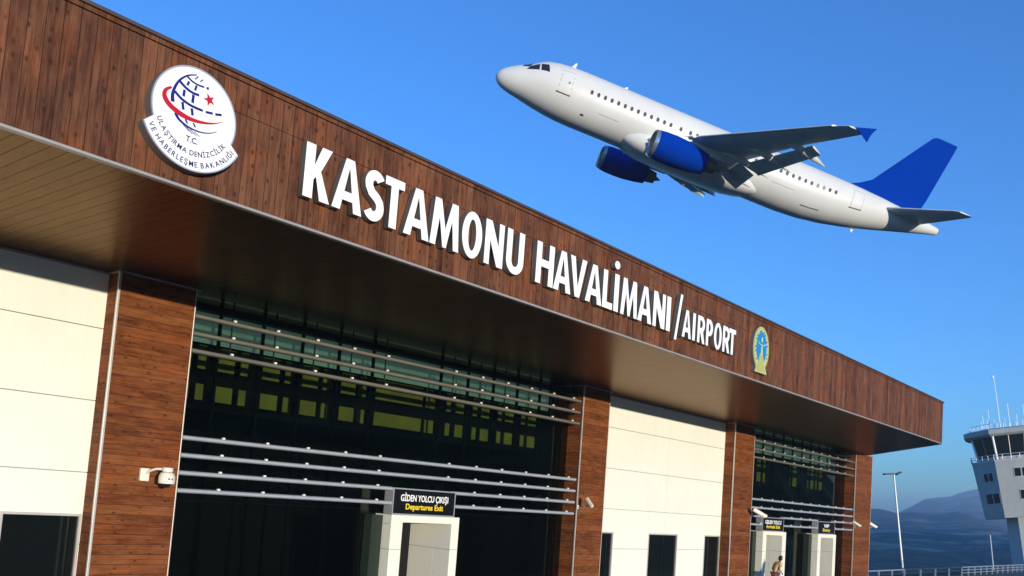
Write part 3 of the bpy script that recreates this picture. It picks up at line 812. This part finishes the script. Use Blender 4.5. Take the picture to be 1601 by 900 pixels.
def bullet(loc, dirv, arm_from, label, ln=.42, rr=.075):
    r = empty('bullet_camera', loc, label, 'security camera', 'bullet security cameras on the facade')
    d = Vector(dirv).normalized()
    c = Vector((0, 0, 0)); a_ = c - d * ln * .5; b_ = c + d * ln * .5
    MB().tube([a_, a_ + d * .02, b_ - d * .02, b_], [rr * .8, rr, rr, rr * .95], 14).build('camera_body', M['cream'], r, smooth=True)
    MB().tube([b_ + d * .001, b_ + d * .012], [rr * .6, rr * .55], 14).build('camera_lens', M['lens'], r)
    up = Vector((0, 0, 1)); 
    hood = MB().tube([a_ + up * rr * .5 + d * .05, b_ + up * rr * .5 + d * .07], rr * .85, 12); hood.build('sun_hood', M['cream'], r, smooth=True)
    q = Vector(arm_from) - Vector(loc)
    MB().tube([q, Vector((q.x * .4, q.y * .5, q.z - .02)), c - up * rr * .6], .024, 8).build('camera_arm', M['drip'], r, smooth=True)
    MB().box(q.x - .05, q.y - .02, q.z - .07, q.x + .05, q.y + .02, q.z + .07).build('base_plate', M['cream'], r)
bullet((28.00, 19.45, H + .08), (-.25, -.75, -.62), (28.03, 19.97, H - .12), 'small cream bullet camera on the left edge of the second timber column')
bullet((42.78, 19.45, H + .20), (.55, -.55, -.38), (43.1, 19.97, H + .10), 'cream bullet camera between the third timber column and the middle sign', .72, .095)
bullet((56.75, 19.45, H + .02), (.35, -.8, -.5), (58.0, 19.97, H - .13), 'left one of two cream bullet cameras on the end column', .5, .07)
bullet((61.4, 20.0, H + .02), (.75, -.45, -.38), (XB + .02, 20.1, H - .15), 'right one of two cream bullet cameras, jutting past the end column', .62, .085)

# ------------------------------------------------------------------ railing along the terrace edge
rl = empty('terrace_railing', (62, 20.7, 0), 'grey steel railing at the terrace edge beyond the terminal', 'railing')
zt = H - 3.08
posts = MB()
for a, b, nm, mt in ((0.2, 9.0, 'top_rail', M['rail']), (9.0, 25.5, 'top_rail', M['lampdark']), (25.5, 60, 'top_rail', M['rail'])):
    MB().tube([(a, 0, zt), (b - .02, 0, zt)], .05, 10).build(nm, mt, rl)
for z in (zt - .25, zt - .5):
    MB().tube([(25.5, 0, z), (60, 0, z)], .035, 8).build('lower_rail', M['rail'], rl)
MB().tube([(.2, 0, zt - .3), (25.3, 0, zt - .3)], .03, 8).build('lower_rail', M['lampdark'], rl)
for k, x in enumerate([.3, 3.2, 6.1, 9.0, 13.1, 17.2, 21.3] + [25.5 + i * 2.3 for i in range(16)]):
    MB().box(x - .05, -.05, 0, x + .05, .05, zt - .04).build('post', M['rail'], rl)
hb = [MB() for _ in range(1)][0]

# ------------------------------------------------------------------ lamp mast, slim pole, control tower (they lean in the photograph)
FWD = Vector(RC[2])
HOR = Vector((FWD.x, FWD.y, 0)).normalized(); RGT = Vector((HOR.y, -HOR.x, 0))
BASIS = Matrix((RGT, HOR, Vector((0, 0, 1)))).transposed().to_4x4()      # local x right, y away, z up
def lean(obj, pos, ang): obj.matrix_world = Matrix.Translation(pos) @ Matrix.Rotation(-ang, 4, FWD) @ BASIS
mast = empty('lamp_mast', (0, 0, 0), 'tall pale lamp mast with two dark floodlight heads beside the canopy corner', 'lamp mast')
top = at(1397.6, 742, 105); lean(mast, top, .132)
MB().tube([(0, 0, -19), (0, 0, 0)], [.17, .085], 14).build('pole', M['pole'], mast, smooth=True)
MB().tube([(-.55, 0, .06), (.75, 0, .12)], .04, 8).build('crossarm', M['pole'], mast)
for sx, w, tl in ((-.62, .56, .0), (.55, .33, .38)):
    hb = MB().box(-w, -.35, -.10, w, .35, .10); o = hb.build('floodlight', M['lampdark'], mast, bevel=.06)
    o.location = (sx, 0, .13); o.rotation_euler = (0, -tl, 0)
sp_ = empty('slim_pole', (0, 0, 0), 'thin pale pole left of the control tower', 'pole')
lean(sp_, at(1548, 836, 120), .13); MB().tube([(0, 0, -16), (0, 0, 0)], .07, 8).build('pole', M['pole'], sp_)

tw = empty('control_tower', (0, 0, 0), 'grey control tower with flared glazed cab and roof antennas, cut by the right edge', 'tower')
DT = 160.0
TD = ray(1594, 809); TH = Vector((TD.x, TD.y, 0)).normalized(); TR = Vector((TH.y, -TH.x, 0))
TB = Matrix((TR, TH, Vector((0, 0, 1)))).transposed().to_4x4()
tw.matrix_world = Matrix.Translation(at(1594, 809, DT)) @ Matrix.Rotation(-.145, 4, TH) @ TB @ Matrix.Diagonal((.89, .89, .97, 1))
def octo(a_, z, dx=0.0):
    b_ = 2.4142 * a_
    return [(-a_ + dx, -b_, z), (a_ + dx, -b_, z), (b_ + dx, -a_, z), (b_ + dx, a_, z), (a_ + dx, b_, z), (-a_ + dx, b_, z), (-b_ + dx, a_, z), (-b_ + dx, -a_, z)]
def oct_solid(secs, name, mt, parent=tw, cap=True, bevel=0):
    vs_ = []
    for a_, z in secs: vs_ += octo(a_, z)
    return MB().rings(vs_, 8, len(secs), cap=cap).build(name, mt, parent, bevel=bevel)
oct_solid([(2.46, 0), (2.90, 10.0)], 'tower_body', M['towerbody'])
sh = oct_solid([(1.45, -30), (1.43, -.01)], 'tower_shaft', M['towershaft']); sh.location = (1.15, 0, 0)
oct_solid([(2.93, 10.01), (2.93, 10.35)], 'balcony_slab', M['towershaft'])
oct_solid([(2.36, 10.36), (2.66, 14.6)], 'cab_glass', M['pane'])
oct_solid([(2.42, 10.36), (2.44, 10.9)], 'cab_sill', M['towershaft'])
oct_solid([(3.0, 14.62), (3.25, 14.95), (3.25, 15.75), (2.9, 16.0)], 'cab_roof', M['towerbody'])
bA, bB = octo(2.40, 10.36), octo(2.70, 14.61)
for k in range(8):
    a_, b_ = Vector(bA[k]), Vector(bB[k])
    MB().tube([a_, b_], .20 if k in (0, 7) else .14, 8).build('cab_mullion', M['embwhite'] if k in (0, 7) else M['towershaft'], tw)
    a2_, b2_ = (Vector(bA[k]) + Vector(bA[(k + 1) % 8])) / 2, (Vector(bB[k]) + Vector(bB[(k + 1) % 8])) / 2
    MB().tube([a2_, b2_], .07, 6).build('cab_mullion', M['drip'], tw)
rr = MB(); ra = octo(2.95, 11.25); rb_ = octo(2.93, 10.36)
for k in range(8):
    for z in (0, -.45): rr.tube([Vector(ra[k]) + Vector((0, 0, z)), Vector(ra[(k + 1) % 8]) + Vector((0, 0, z))], .045, 6)
    for j in range(4):
        p_ = Vector(ra[k]).lerp(Vector(ra[(k + 1) % 8]), j / 4); rr.tube([Vector((p_.x, p_.y, 10.36)), p_], .045, 6)
rr.build('balcony_railing', M['pole'], tw)
def face_win(i, u0, u1, z0, z1, panes):
    def fp(u, z):
        s = z / 10.0; A = octo(2.46 + .44 * s, z); p, q = Vector(A[i]), Vector(A[(i + 1) % 8]); return p.lerp(q, u)
    nrm = (fp(1, z0) - fp(0, z0)).cross(fp(0, z1) - fp(0, z0)).normalized()
    fo = .07; e = .02; ez = .18
    b_ = MB(); c_ = [fp(u0, z0), fp(u1, z0), fp(u1, z1), fp(u0, z1)]
    ring = [p + nrm * fo for p in c_] + c_
    fr = b_.add(ring, [(0, 1, 2, 3), (0, 4, 5, 1), (1, 5, 6, 2), (2, 6, 7, 3), (3, 7, 4, 0)]).build('window', M['towershaft'], tw)
    for k in range(panes):
        a_ = u0 + (u1 - u0) * (k / panes) + e; d_ = u0 + (u1 - u0) * ((k + 1) / panes) - e
        q_ = [fp(a_, z0 + ez), fp(d_, z0 + ez), fp(d_, z1 - ez), fp(a_, z1 - ez)]
        MB().add([p + nrm * (fo + .012) for p in q_] + [p + nrm * (fo + .004) for p in q_], [(0, 1, 2, 3), (7, 6, 5, 4), (0, 4, 5, 1), (1, 5, 6, 2), (2, 6, 7, 3), (3, 7, 4, 0)]).build('pane', M['pane'], fr)
# faces: 7 = left one in view, 0 = front
face_win(7, .40, .82, 6.5, 8.3, 2); face_win(7, .30, .96, 2.5, 4.6, 2)
face_win(0, .52, .98, 7.0, 8.8, 2); face_win(0, .62, .99, 3.0, 4.9, 2)
for (x, y, h_, r_) in [(-2.9, -4.5, 4.2, .05), (-1.1, -4, 10.3, .07), (-4.0, -3, 3.4, .05), (-3.3, -1.2, 2.8, .05), (.6, -4.6, 5.0, .06), (1.9, -5.2, 2.8, .05), (-.2, -5, 2.4, .04), (3.2, -4, 4.6, .05), (-2.1, -5, 2.3, .05), (-4.4, -4.1, 2.2, .05)]:
    an = MB().tube([(x, y, 15.8), (x, y, 15.5 + h_)], r_, 6)
    if h_ > 9: an.tube([(x - .22, y, 15.5 + h_ - .2), (x - .05, y, 15.5 + h_ + .1)], .2, 8)
    an.build('antenna', M['embwhite'], tw)
rr = MB()
for k in range(8):
    A = octo(2.75, 16.9); p_, q_ = Vector(A[k]), Vector(A[(k + 1) % 8]); rr.tube([p_, q_], .045, 6)
    for j in range(5): w_ = p_.lerp(q_, j / 5); rr.tube([Vector((w_.x, w_.y, 15.9)), w_], .04, 6)
rr.build('roof_railing', M['pole'], tw)

# ------------------------------------------------------------------ airliner
pl = empty('airliner', (0, 0, 0), 'white twin-engine airliner with blue tail and blue engines climbing to the left', 'aeroplane')
Rm = Matrix(((0.7532916455360095, 0.6570850563735109, 0.028123396954688074), (-0.6128635625070165, 0.7168266738592125, -0.3325022908118773), (-0.23864188759909521, 0.23323539254272277, 0.9426830332347041)))
pl.matrix_world = Matrix.Translation((61.6959, 33.1386, 27.5861 + H)) @ Rm.to_4x4() @ Matrix.Translation((-18, 0, 0))
FU = [(0, -.55, .05, .05), (.05, -.55, .22, .22), (.14, -.55, .38, .38), (.35, -.53, .60, .59), (.8, -.47, .86, .84), (1.4, -.37, 1.10, 1.08), (2.0, -.29, 1.27, 1.26), (2.45, -.20, 1.45, 1.42), (2.9, -.10, 1.63, 1.55), (3.4, -.03, 1.79, 1.67), (4.2, 0, 1.93, 1.82), (5.2, 0, 2.03, 1.93), (6.4, 0, 2.07, 1.975),
      (12, 0, 2.07, 1.975), (18, 0, 2.07, 1.975), (24, 0, 2.07, 1.975), (26, .06, 2.01, 1.94), (28, .20, 1.86, 1.84), (30, .40, 1.63, 1.64), (32, .63, 1.33, 1.36), (34, .86, .98, 1.0), (35.6, 1.02, .68, .68), (36.8, 1.12, .43, .42), (37.4, 1.16, .32, .30), (37.57, 1.17, .26, .24)]
def fu(x):
    for a_, b_ in zip(FU, FU[1:]):
        if x <= b_[0]:
            t_ = (x - a_[0]) / (b_[0] - a_[0]); return [a_[k] + (b_[k] - a_[k]) * t_ for k in (1, 2, 3)]
    return FU[-1][1:]
def sf(x, th, off=0.0):                                # th in degrees from the top towards port (-y)
    zc, rz, ry = fu(x); t_ = math.radians(th)
    return Vector((x, -(ry + off) * math.sin(t_), zc + (rz + off) * math.cos(t_)))
n = 48; vs_ = []
xsF = sorted(set([f[0] for f in FU] + [.02, .09, .22, .55, 1.1, 1.7, 7.5, 9, 10.5, 13.5, 15, 16.5, 19.5, 21, 22.5, 25, 27, 29, 31, 33, 35]))
for x in xsF:
    for k in range(n): vs_.append(sf(x, 360 * k / n))
MB().rings(vs_, n, len(xsF)).build('fuselage', M['planewhite'], pl, smooth=True, angle=60)
MB().tube([(37.571, 0, 1.17), (37.62, 0, 1.17)], [.24, .2], 20).build('tail_exhaust', M['planedark'], pl)
def patch(corners, off, mb, nx=6, ny=4, thick_=.02):
    """corners (x, th) x4, laid on the fuselage"""
    a_, b_, c_, d_ = corners
    def P_(u, v, o_):
        x = (a_[0] * (1 - u) + b_[0] * u) * (1 - v) + (d_[0] * (1 - u) + c_[0] * u) * v
        th = (a_[1] * (1 - u) + b_[1] * u) * (1 - v) + (d_[1] * (1 - u) + c_[1] * u) * v
        return sf(x, th, o_)
    v_ = [P_(i / nx, j / ny, off) for j in range(ny + 1) for i in range(nx + 1)] + [P_(i / nx, j / ny, off - thick_) for j in range(ny + 1) for i in range(nx + 1)]
    N = (nx + 1) * (ny + 1); f_ = []
    for j in range(ny):
        for i in range(nx):
            q = j * (nx + 1) + i; f_.append((q, q + 1, q + nx + 2, q + nx + 1))
    bd = [(i, 0) for i in range(nx)] + [(nx, j) for j in range(ny)] + [(i, ny) for i in range(nx, 0, -1)] + [(0, j) for j in range(ny, 0, -1)]
    idx = [j * (nx + 1) + i for i, j in bd]
    for i in range(len(idx)):
        p_, q_ = idx[i], idx[(i + 1) % len(idx)]; f_.append((p_, p_ + N, q_ + N, q_))
    mb.add(v_, f_); return mb
def fpatch(name, corners, mt, off=.012, par=None, nx=6, ny=4): return patch(corners, off, MB(), nx, ny).build(name, mt, par or pl, smooth=True, angle=60)
fpatch('cockpit_window', [(1.78, 12), (2.52, 8), (2.12, 40), (1.62, 36)], M['planedark'], .014)
fpatch('cockpit_window', [(2.18, 38), (2.76, 35), (2.84, 61), (1.96, 54)], M['planedark'], .014)
fpatch('cockpit_window', [(2.88, 37), (3.42, 42), (3.60, 66), (2.96, 62)], M['planedark'], .014)
fpatch('cockpit_window', [(1.78, -12), (2.52, -8), (2.12, -40), (1.62, -36)], M['planedark'], .014)
# cabin windows
def wmesh(x, mt, w=.115, h=.17):
    v_ = []; th0 = 77.5
    for o_ in (.010, -.02):
        for k in range(14):
            t_ = 2 * PI * k / 14; v_.append(sf(x + w * math.copysign(abs(math.cos(t_)) ** .8, math.cos(t_)), th0 + math.degrees(h * math.copysign(abs(math.sin(t_)) ** .8, math.sin(t_)) / 2.0), o_))
    return MB().rings(v_, 14, 2).build('cabin_window', mt, pl)
x = 7.0; xs = []
while x < 13.9: xs.append(x); x += .535
xs += [14.25, 15.05, 15.6]
x = 20.6
while x < 27.6: xs.append(x); x += .535
for i, x in enumerate(xs):
    wmesh(x, M['line'] if i in (len(xs) - 4, len(xs) - 3) else M['planedark'])
def door(x0, x1, t0, t1):
    d = fpatch('door', [(x0, t0), (x1, t0), (x1, t1), (x0, t1)], M['planewhite'], .010, nx=4, ny=10)
    e = .035; et = 1.0
    for c_ in ([(x0 - e, t0), (x0, t0), (x0, t1), (x0 - e, t1)], [(x1, t0), (x1 + e, t0), (x1 + e, t1), (x1, t1)], [(x0, t0 - et), (x1, t0 - et), (x1, t0), (x0, t0)]):
        fpatch('door_seam', c_, M['line'], .006, d)
    fpatch('door_sill', [(x0 - .1, t1), (x1 + .1, t1), (x1 + .1, t1 + 2.4), (x0 - .1, t1 + 2.4)], M['exhaust'], .03, d)
    return d
d = door(4.55, 5.45, 50, 100); fpatch('door_window', [(5.14, 74), (5.28, 74), (5.28, 79), (5.14, 79)], M['exhaust'], .018, d)
door(29.1, 30.0, 52, 100)
for x in (14.25, 15.05):
    d = fpatch('exit_hatch', [(x - .26, 62), (x + .26, 62), (x + .26, 88), (x - .26, 88)], M['planewhite'], .006)
for c_, nm, mt in (([(8.0, 111), (9.6, 111), (9.6, 111.8), (8.0, 111.8)], 'cargo_seam', M['line']), ([(22.3, 104), (24.3, 104), (24.3, 104.8), (22.3, 104.8)], 'cargo_seam', M['line']),
                   ([(6.75, 125), (7.0, 125), (7.0, 129), (6.75, 129)], 'static_port', M['planedark']), ([(25.3, 128), (26.9, 128), (26.9, 130), (25.3, 130)], 'cargo_sill', M['exhaust'])):
    fpatch(nm, c_, mt, .008)
for x, h_ in ((5.25, .42), (24.4, .3), (9.5, .2)):
    zc, rz, ry = fu(x); MB().prism([(x - .16, zc + rz - .03), (x + .2, zc + rz - .03), (x + .22, zc + rz + h_), (x + .12, zc + rz + h_)], -.02, .02, 1).build('blade_antenna', M['planewhite'], pl)
for x in (11.0, 30.6): 
    zc, rz, ry = fu(x); MB().prism([(x - .14, zc - rz + .03), (x + .2, zc - rz + .03), (x + .2, zc - rz - .3), (x + .08, zc - rz - .3)], -.02, .02, 1).build('blade_antenna', M['planegrey'], pl)
# belly fairing
vs_ = []; xb = [10.0, 10.25, 10.7, 11.4, 12.4, 14, 16, 18, 19.6, 20.8, 21.7, 22.3]
sc_b = [.05, .38, .62, .82, .95, 1, 1, 1, .93, .75, .5, .12]
for x, s in zip(xb, sc_b):
    for k in range(32):
        t_ = 2 * PI * k / 32; ct, st = math.cos(t_), math.sin(t_)
        vs_.append((x, 2.12 * (.55 + .45 * s) * s ** .25 * math.copysign(abs(ct) ** .7, ct), -1.30 + (1.10 * s) * math.copysign(abs(st) ** .85, st)))
MB().rings(vs_, 32, len(xb)).build('belly_fairing', M['planewhite'], pl, smooth=True, angle=70)
AF = [(0, 0), (.012, .022), (.05, .045), (.15, .065), (.3, .072), (.5, .062), (.7, .042), (.88, .018), (1, .002), (1, -.002), (.88, -.008), (.7, -.022), (.5, -.038), (.3, -.046), (.15, -.040), (.05, -.026), (.012, -.014)]
def airfoil_loft(secs, name, mt, par, vertical=False, tk=1.0):
    v_ = []
    for (span, x0, ch, z, th, tw_) in secs:
        for (u, w_) in AF:
            x, zz = u * ch, w_ * ch * th * tk
            c_, s_ = math.cos(tw_), math.sin(tw_); X, Z_ = x0 + x * c_ + zz * s_, -x * s_ + zz * c_
            v_.append((X, span, z + Z_) if not vertical else (X, zz, span))
    return MB().rings(v_, len(AF), len(secs)).build(name, mt, par, smooth=True, angle=40)
for s in (-1, 1):
    wg = airfoil_loft([(s * 1.2, 11.55, 7.3, -1.25, 1.0, .03), (s * 2.4, 12.35, 6.4, -1.12, 1.0, .03), (s * 6.4, 14.5, 4.1, -.72, .95, .02), (s * 12, 17.5, 2.35, -.08, .85, .01), (s * 16.6, 20.0, 1.45, .54, .8, 0), (s * 17.0, 20.35, 1.10, .60, .7, 0)], 'wing', M['planegrey'], pl)
    # leading edge slats, pale
    airfoil_loft([(s * 2.7, 12.30, .62, -1.22, 2.2, -.35), (s * 6.3, 14.22, .55, -.80, 2.2, -.35)], 'slat', M['planewhite'], wg)
    airfoil_loft([(s * 6.9, 14.55, .52, -.76, 2.2, -.35), (s * 16.3, 19.58, .36, .44, 2.2, -.35)], 'slat', M['planewhite'], wg)
    # flaps lowered behind the trailing edge
    airfoil_loft([(s * 2.3, 18.35, 1.55, -1.52, 1.2, .42), (s * 6.1, 18.25, 1.35, -1.05, 1.2, .42)], 'flap', M['flap'], wg)
    airfoil_loft([(s * 6.6, 18.50, 1.25, -1.12, 1.2, .42), (s * 13.0, 20.15, .85, -.12, 1.2, .42)], 'flap', M['flap'], wg)
    for y, xa, ln_, z in ((3.9, 16.4, 3.9, -1.55), (6.9, 16.4, 3.9, -1.15), (9.3, 17.5, 3.3, -.80), (12.2, 18.9, 2.9, -.38)):
        pr = [(0, .02), (.12, .13), (.4, .2), (.7, .18), (1, .02)]
        v_ = []
        for u, r_ in pr:
            for k in range(12):
                t_ = 2 * PI * k / 12; v_.append((xa + u * ln_, s * y + r_ * .8 * math.cos(t_), z - .42 * max(0, u - .45) * 1.9 + r_ * 1.25 * math.sin(t_)))
        MB().rings(v_, 12, len(pr)).build('flap_fairing', M['flap'], wg, smooth=True)
    yv = s * 17.04
    MB().prism([(20.75, .66), (21.25, .82), (22.05, 1.06), (21.85, .66), (21.80, .50), (21.75, .12), (21.3, .40)], yv - .03, yv + .03, 1).build('wingtip_fence', M['planeblue'], wg)
    # engine
    ex = 10.95 + (.75 if s < 0 else -.55); ey, ez = s * 5.75, -2.12
    def elathe(pr, name, mt, par, n_=36):
        v_ = []
        for (x, r_) in pr:
            for k in range(n_): t_ = 2 * PI * k / n_; r2 = r_ * .89; v_.append((ex + x, ey + r2 * math.cos(t_), ez + r2 * (1.0 if math.sin(t_) > 0 else .97) * math.sin(t_)))
        return MB().rings(v_, n_, len(pr), cap=False).build(name, mt, par, smooth=True, angle=50)
    nac = elathe([(.28, 1.13), (.8, 1.20), (1.6, 1.22), (2.5, 1.17), (3.4, 1.03), (4.15, .86), (4.15, .80), (3.4, .9)], 'engine', M['planeblue'], wg)
    elathe([(.10, .955), (.04, .98), (0, 1.04), (.06, 1.09), (.279, 1.129)], 'inlet_lip', M['lip'], nac)
    elathe([(1.1, .90), (.6, .92), (.2, .93), (.101, .954)], 'inlet_duct', M['duct'], nac)
    elathe([(1.1, .01), (1.09, .895)], 'fan', M['fan'], nac)
    elathe([(.72, .01), (.8, .12), (1.09, .28)], 'spinner', M['planedark'], nac)
    elathe([(3.5, .70), (4.16, .66), (4.95, .52), (4.95, .46), (4.5, .46)], 'exhaust_nozzle', M['exhaust'], nac)
    elathe([(4.4, .40), (5.0, .26), (5.45, .04), (5.46, .005)], 'exhaust_cone', M['exhaust'], nac)
    MB().prism([(ex + .9, ez + .98), (ex + 2.6, ez + 1.36), (ex + 4.2, ez + 1.36), (ex + 6.6, ez + 1.12), (ex + 5.6, ez + .62), (ex + 4.2, ez + .60), (ex + 2.4, ez + .98)], ey - .16, ey + .16, 1).build('pylon', M['planewhite'], nac, bevel=.05)
    # tailplane
    airfoil_loft([(s * .5, 31.7, 3.9, 1.02, .9, 0), (s * 1.2, 32.1, 3.55, 1.08, .9, 0), (s * 6.0, 34.9, 1.45, 1.55, .8, 0), (s * 6.22, 35.2, 1.05, 1.58, .7, 0)], 'tailplane', M['planegrey'], pl)
# fin with its dorsal fillet
airfoil_loft([(1.2, 28.0, 7.7, 0, .5, 0), (2.05, 29.0, 6.6, 0, .75, 0), (2.45, 29.9, 5.65, 0, .85, 0), (3.0, 30.75, 4.95, 0, .9, 0), (7.75, 34.25, 2.2, 0, .9, 0), (7.9, 34.55, 1.85, 0, .8, 0)], 'tail_fin', M['planeblue'], pl, vertical=True)

# ------------------------------------------------------------------ person walking past the middle portal
def person():
    r = empty('person', (44.35, 19.15, .12), 'dark-haired person in a yellow shirt with a shoulder bag, leaning forward before the middle portal', 'person')
    # local: +x is the walking direction; height about 1.75
    J = dict(pel=((0, 0, .95), .135), sp1=((.05, 0, 1.12), .13), sp2=((.13, 0, 1.30), .15), ch=((.20, 0, 1.43), .14), nk=((.27, 0, 1.52), .058), hd0=((.31, 0, 1.58), .062),
             ls=((.20, .18, 1.44), .065), le=((.06, .24, 1.18), .047), lw=((.20, .24, .97), .033), lp=((.24, .24, .91), .035),
             rs=((.20, -.18, 1.44), .065), re=((.02, -.24, 1.20), .047), rw=((.22, -.20, 1.02), .033), rp=((.28, -.19, .99), .035),
             lh=((0, .10, .90), .10), lk=((.16, .11, .50), .065), la=((.06, .11, .09), .042), lt=((.20, .12, .04), .04),
             rh=((0, -.10, .90), .10), rk=((-.02, -.11, .50), .065), ra=((-.26, -.11, .14), .042), rt=((-.16, -.12, .04), .038))
    names = list(J); E_ = [('pel', 'sp1'), ('sp1', 'sp2'), ('sp2', 'ch'), ('ch', 'nk'), ('nk', 'hd0'), ('ch', 'ls'), ('ls', 'le'), ('le', 'lw'), ('lw', 'lp'), ('ch', 'rs'), ('rs', 're'), ('re', 'rw'), ('rw', 'rp'),
          ('pel', 'lh'), ('lh', 'lk'), ('lk', 'la'), ('la', 'lt'), ('pel', 'rh'), ('rh', 'rk'), ('rk', 'ra'), ('ra', 'rt')]
    vs2 = [J[k][0] for k in names]; rad2 = [J[k][1] for k in names]; ed = [(names.index(a_), names.index(b_)) for a_, b_ in E_]
    for side, wp, pp in (('l', 'lw', 'lp'), ('r', 'rw', 'rp')):
        pass
    def skin(name, vs3, ed3, rr3, mt, root_i=0, sub=2):
        me = bpy.data.meshes.new(name); me.from_pydata(vs3, ed3, []); o = bpy.data.objects.new(name, me); COL.objects.link(o); o.parent = r
        me.materials.append(mt); sm_ = o.modifiers.new('skin', 'SKIN')
        for i, q in enumerate(rr3):
            me.skin_vertices[0].data[i].radius = (q, q) if not isinstance(q, tuple) else q; me.skin_vertices[0].data[i].use_root = (i == root_i)
        s_ = o.modifiers.new('sub', 'SUBSURF'); s_.levels = sub; s_.render_levels = sub
        sm_.use_smooth_shade = True
        return o
    body = skin('body', vs2, ed, rad2, M['skin'])
    # hands: five fingers each
    for hx in (('lp', 1), ('rp', -1)):
        c_ = Vector(J[hx[0]][0])
        for k in range(5):
            off = (k - 1.5) * .019; ln_ = (.055, .075, .08, .074, .058)[k]
            if k == 4: pts = [c_ + Vector((-.01, -hx[1] * .02, 0)), c_ + Vector((.03, -hx[1] * .05, -.01)), c_ + Vector((.05, -hx[1] * .06, -.03))]
            else: pts = [c_ + Vector((0, off, 0)), c_ + Vector((.035, off * 1.1, -.035)), c_ + Vector((.03, off * 1.1, -.035 - ln_ * .8))]
            skin('finger', [tuple(p) for p in pts], [(0, 1), (1, 2)], [.012, .009, .007], M['skin'], 0, 1)
    # head: ellipsoid with nose, ears, eyes
    def ell(c0, rx, ry, rz, nu=20, nv=14, f=None):
        v_ = []
        for j in range(1, nv):
            for i in range(nu):
                a_, b_ = 2 * PI * i / nu, PI * j / nv
                p = [rx * math.sin(b_) * math.cos(a_), ry * math.sin(b_) * math.sin(a_), rz * math.cos(b_)]
                if f: p = f(p)
                v_.append((c0[0] + p[0], c0[1] + p[1], c0[2] + p[2]))
        return v_, nu, nv - 1
    hc = (.37, 0, 1.68)
    def hf(p):
        if p[2] < 0: k = 1 + p[2] * 2.2; p = [p[0] * max(.72, k), p[1] * max(.62, k), p[2]]
        return p
    v_, nu, nv = ell(hc, .103, .082, .125, f=hf)
    hd = MB().rings(v_, nu, nv); hd.tube([(.462, 0, 1.70), (.482, 0, 1.665), (.468, 0, 1.655)], [.008, .015, .008], 8)
    for s in (-1, 1): hd.tube([(.36, s * .082, 1.70), (.352, s * .094, 1.685), (.36, s * .082, 1.655)], [.010, .018, .008], 8)
    hd.build('head', M['skin'], r, smooth=True, angle=80)
    fe = MB()
    for s in (-1, 1): fe.tube([(.455, s * .03, 1.695), (.463, s * .03, 1.695)], .009, 8)
    fe.build('eyes', M['hair'], r); MB().tube([(.452, -.022, 1.625), (.456, 0, 1.623), (.452, .022, 1.625)], .006, 6).build('mouth', M['bag'], r)
    def hair(p):
        if p[0] > .03 and p[2] < .055: return [p[0] * .45, p[1] * .9, p[2]]
        return [p[0] * (1 + .06 * math.sin(p[1] * 60)), p[1], p[2] * (1 + .05 * math.sin(p[0] * 70 + 1))]
    v_, nu, nv = ell((.355, 0, 1.715), .132, .112, .122, f=hair)
    MB().rings(v_, nu, nv).build('hair', M['hair'], r, smooth=True, angle=80)
    # shirt and trousers follow the same joints, a little fuller
    def sub(names_, edges_, grow, mt, nm, trim=None):
        vv_ = [J[k][0] for k in names_]; ee = [(names_.index(a_), names_.index(b_)) for a_, b_ in edges_]
        return skin(nm, vv_, ee, [J[k][1] + grow for k in names_], mt)
    J['lsl'] = ((.11, .22, 1.28), .055); J['rsl'] = ((.09, -.22, 1.30), .055); J['nk0'] = ((.245, 0, 1.49), .06)
    sub(['pel', 'sp1', 'sp2', 'ch', 'nk0', 'ls', 'lsl', 'rs', 'rsl'], [('pel', 'sp1'), ('sp1', 'sp2'), ('sp2', 'ch'), ('ch', 'nk0'), ('ch', 'ls'), ('ls', 'lsl'), ('ch', 'rs'), ('rs', 'rsl')], .022, M['shirt'], 'shirt')
    sub(['pel', 'lh', 'lk', 'la', 'rh', 'rk', 'ra'], [('pel', 'lh'), ('lh', 'lk'), ('lk', 'la'), ('pel', 'rh'), ('rh', 'rk'), ('rk', 'ra')], .02, M['trousers'], 'trousers')
    for k in ('l', 'r'):
        a_, t_ = Vector(J[k + 'a'][0]), Vector(J[k + 't'][0])
        MB().tube([a_ - Vector((.06, 0, .04)), a_ + Vector((0, 0, -.03)), t_ + Vector((0, 0, .012)), t_ + Vector((.07, 0, 0))], [.035, .052, .045, .02], 10).build('shoe', M['strap'], r, smooth=True)
    return r
pr_ = person(); pr_.rotation_euler = (0, 0, math.radians(-18)); pr_.scale = (1.02, 1.02, 1.02)
bg_ = empty('shoulder_bag', (44.05, 19.08, .12), 'red and dark shoulder bag slung on the back of the walking person', 'bag')
MB().prism([(-.10, .80), (.06, .78), (.08, 1.0), (.02, 1.04), (-.08, 1.0)], -.12, .13, 1).build('bag_body', M['bag'], bg_, bevel=.03)
MB().tube([(.02, -.13, 1.0), (.12, -.20, 1.40), (.30, -.19, 1.62), (.42, -.02, 1.66)], .022, 8).build('bag_strap', M['strap'], bg_)

# ------------------------------------------------------------------ air
hm = bpy.data.materials.new('haze'); hm.use_nodes = True; t = hm.node_tree; t.nodes.clear()
ho = t.nodes.new('ShaderNodeOutputMaterial'); hv = t.nodes.new('ShaderNodeVolumePrincipled')
hv.inputs['Color'].default_value = (.50, .74, 1.0, 1); hv.inputs['Density'].default_value = .00034; hv.inputs['Anisotropy'].default_value = 0.0
t.links.new(hv.outputs[0], ho.inputs['Volume'])
zmin = min(v[2] for v in vv) - 1; zmax = max(max(v[2] for v in vv), 55) + 3
hz = MB().box(min(v[0] for v in vv) - 5, min(v[1] for v in vv) - 5, zmin, max(v[0] for v in vv) + 5, max(v[1] for v in vv) + 5, zmax).build('haze', hm); setp(hz, kind='stuff')
print('terrain z', zmin, zmax, 'objects', len(COL.objects))
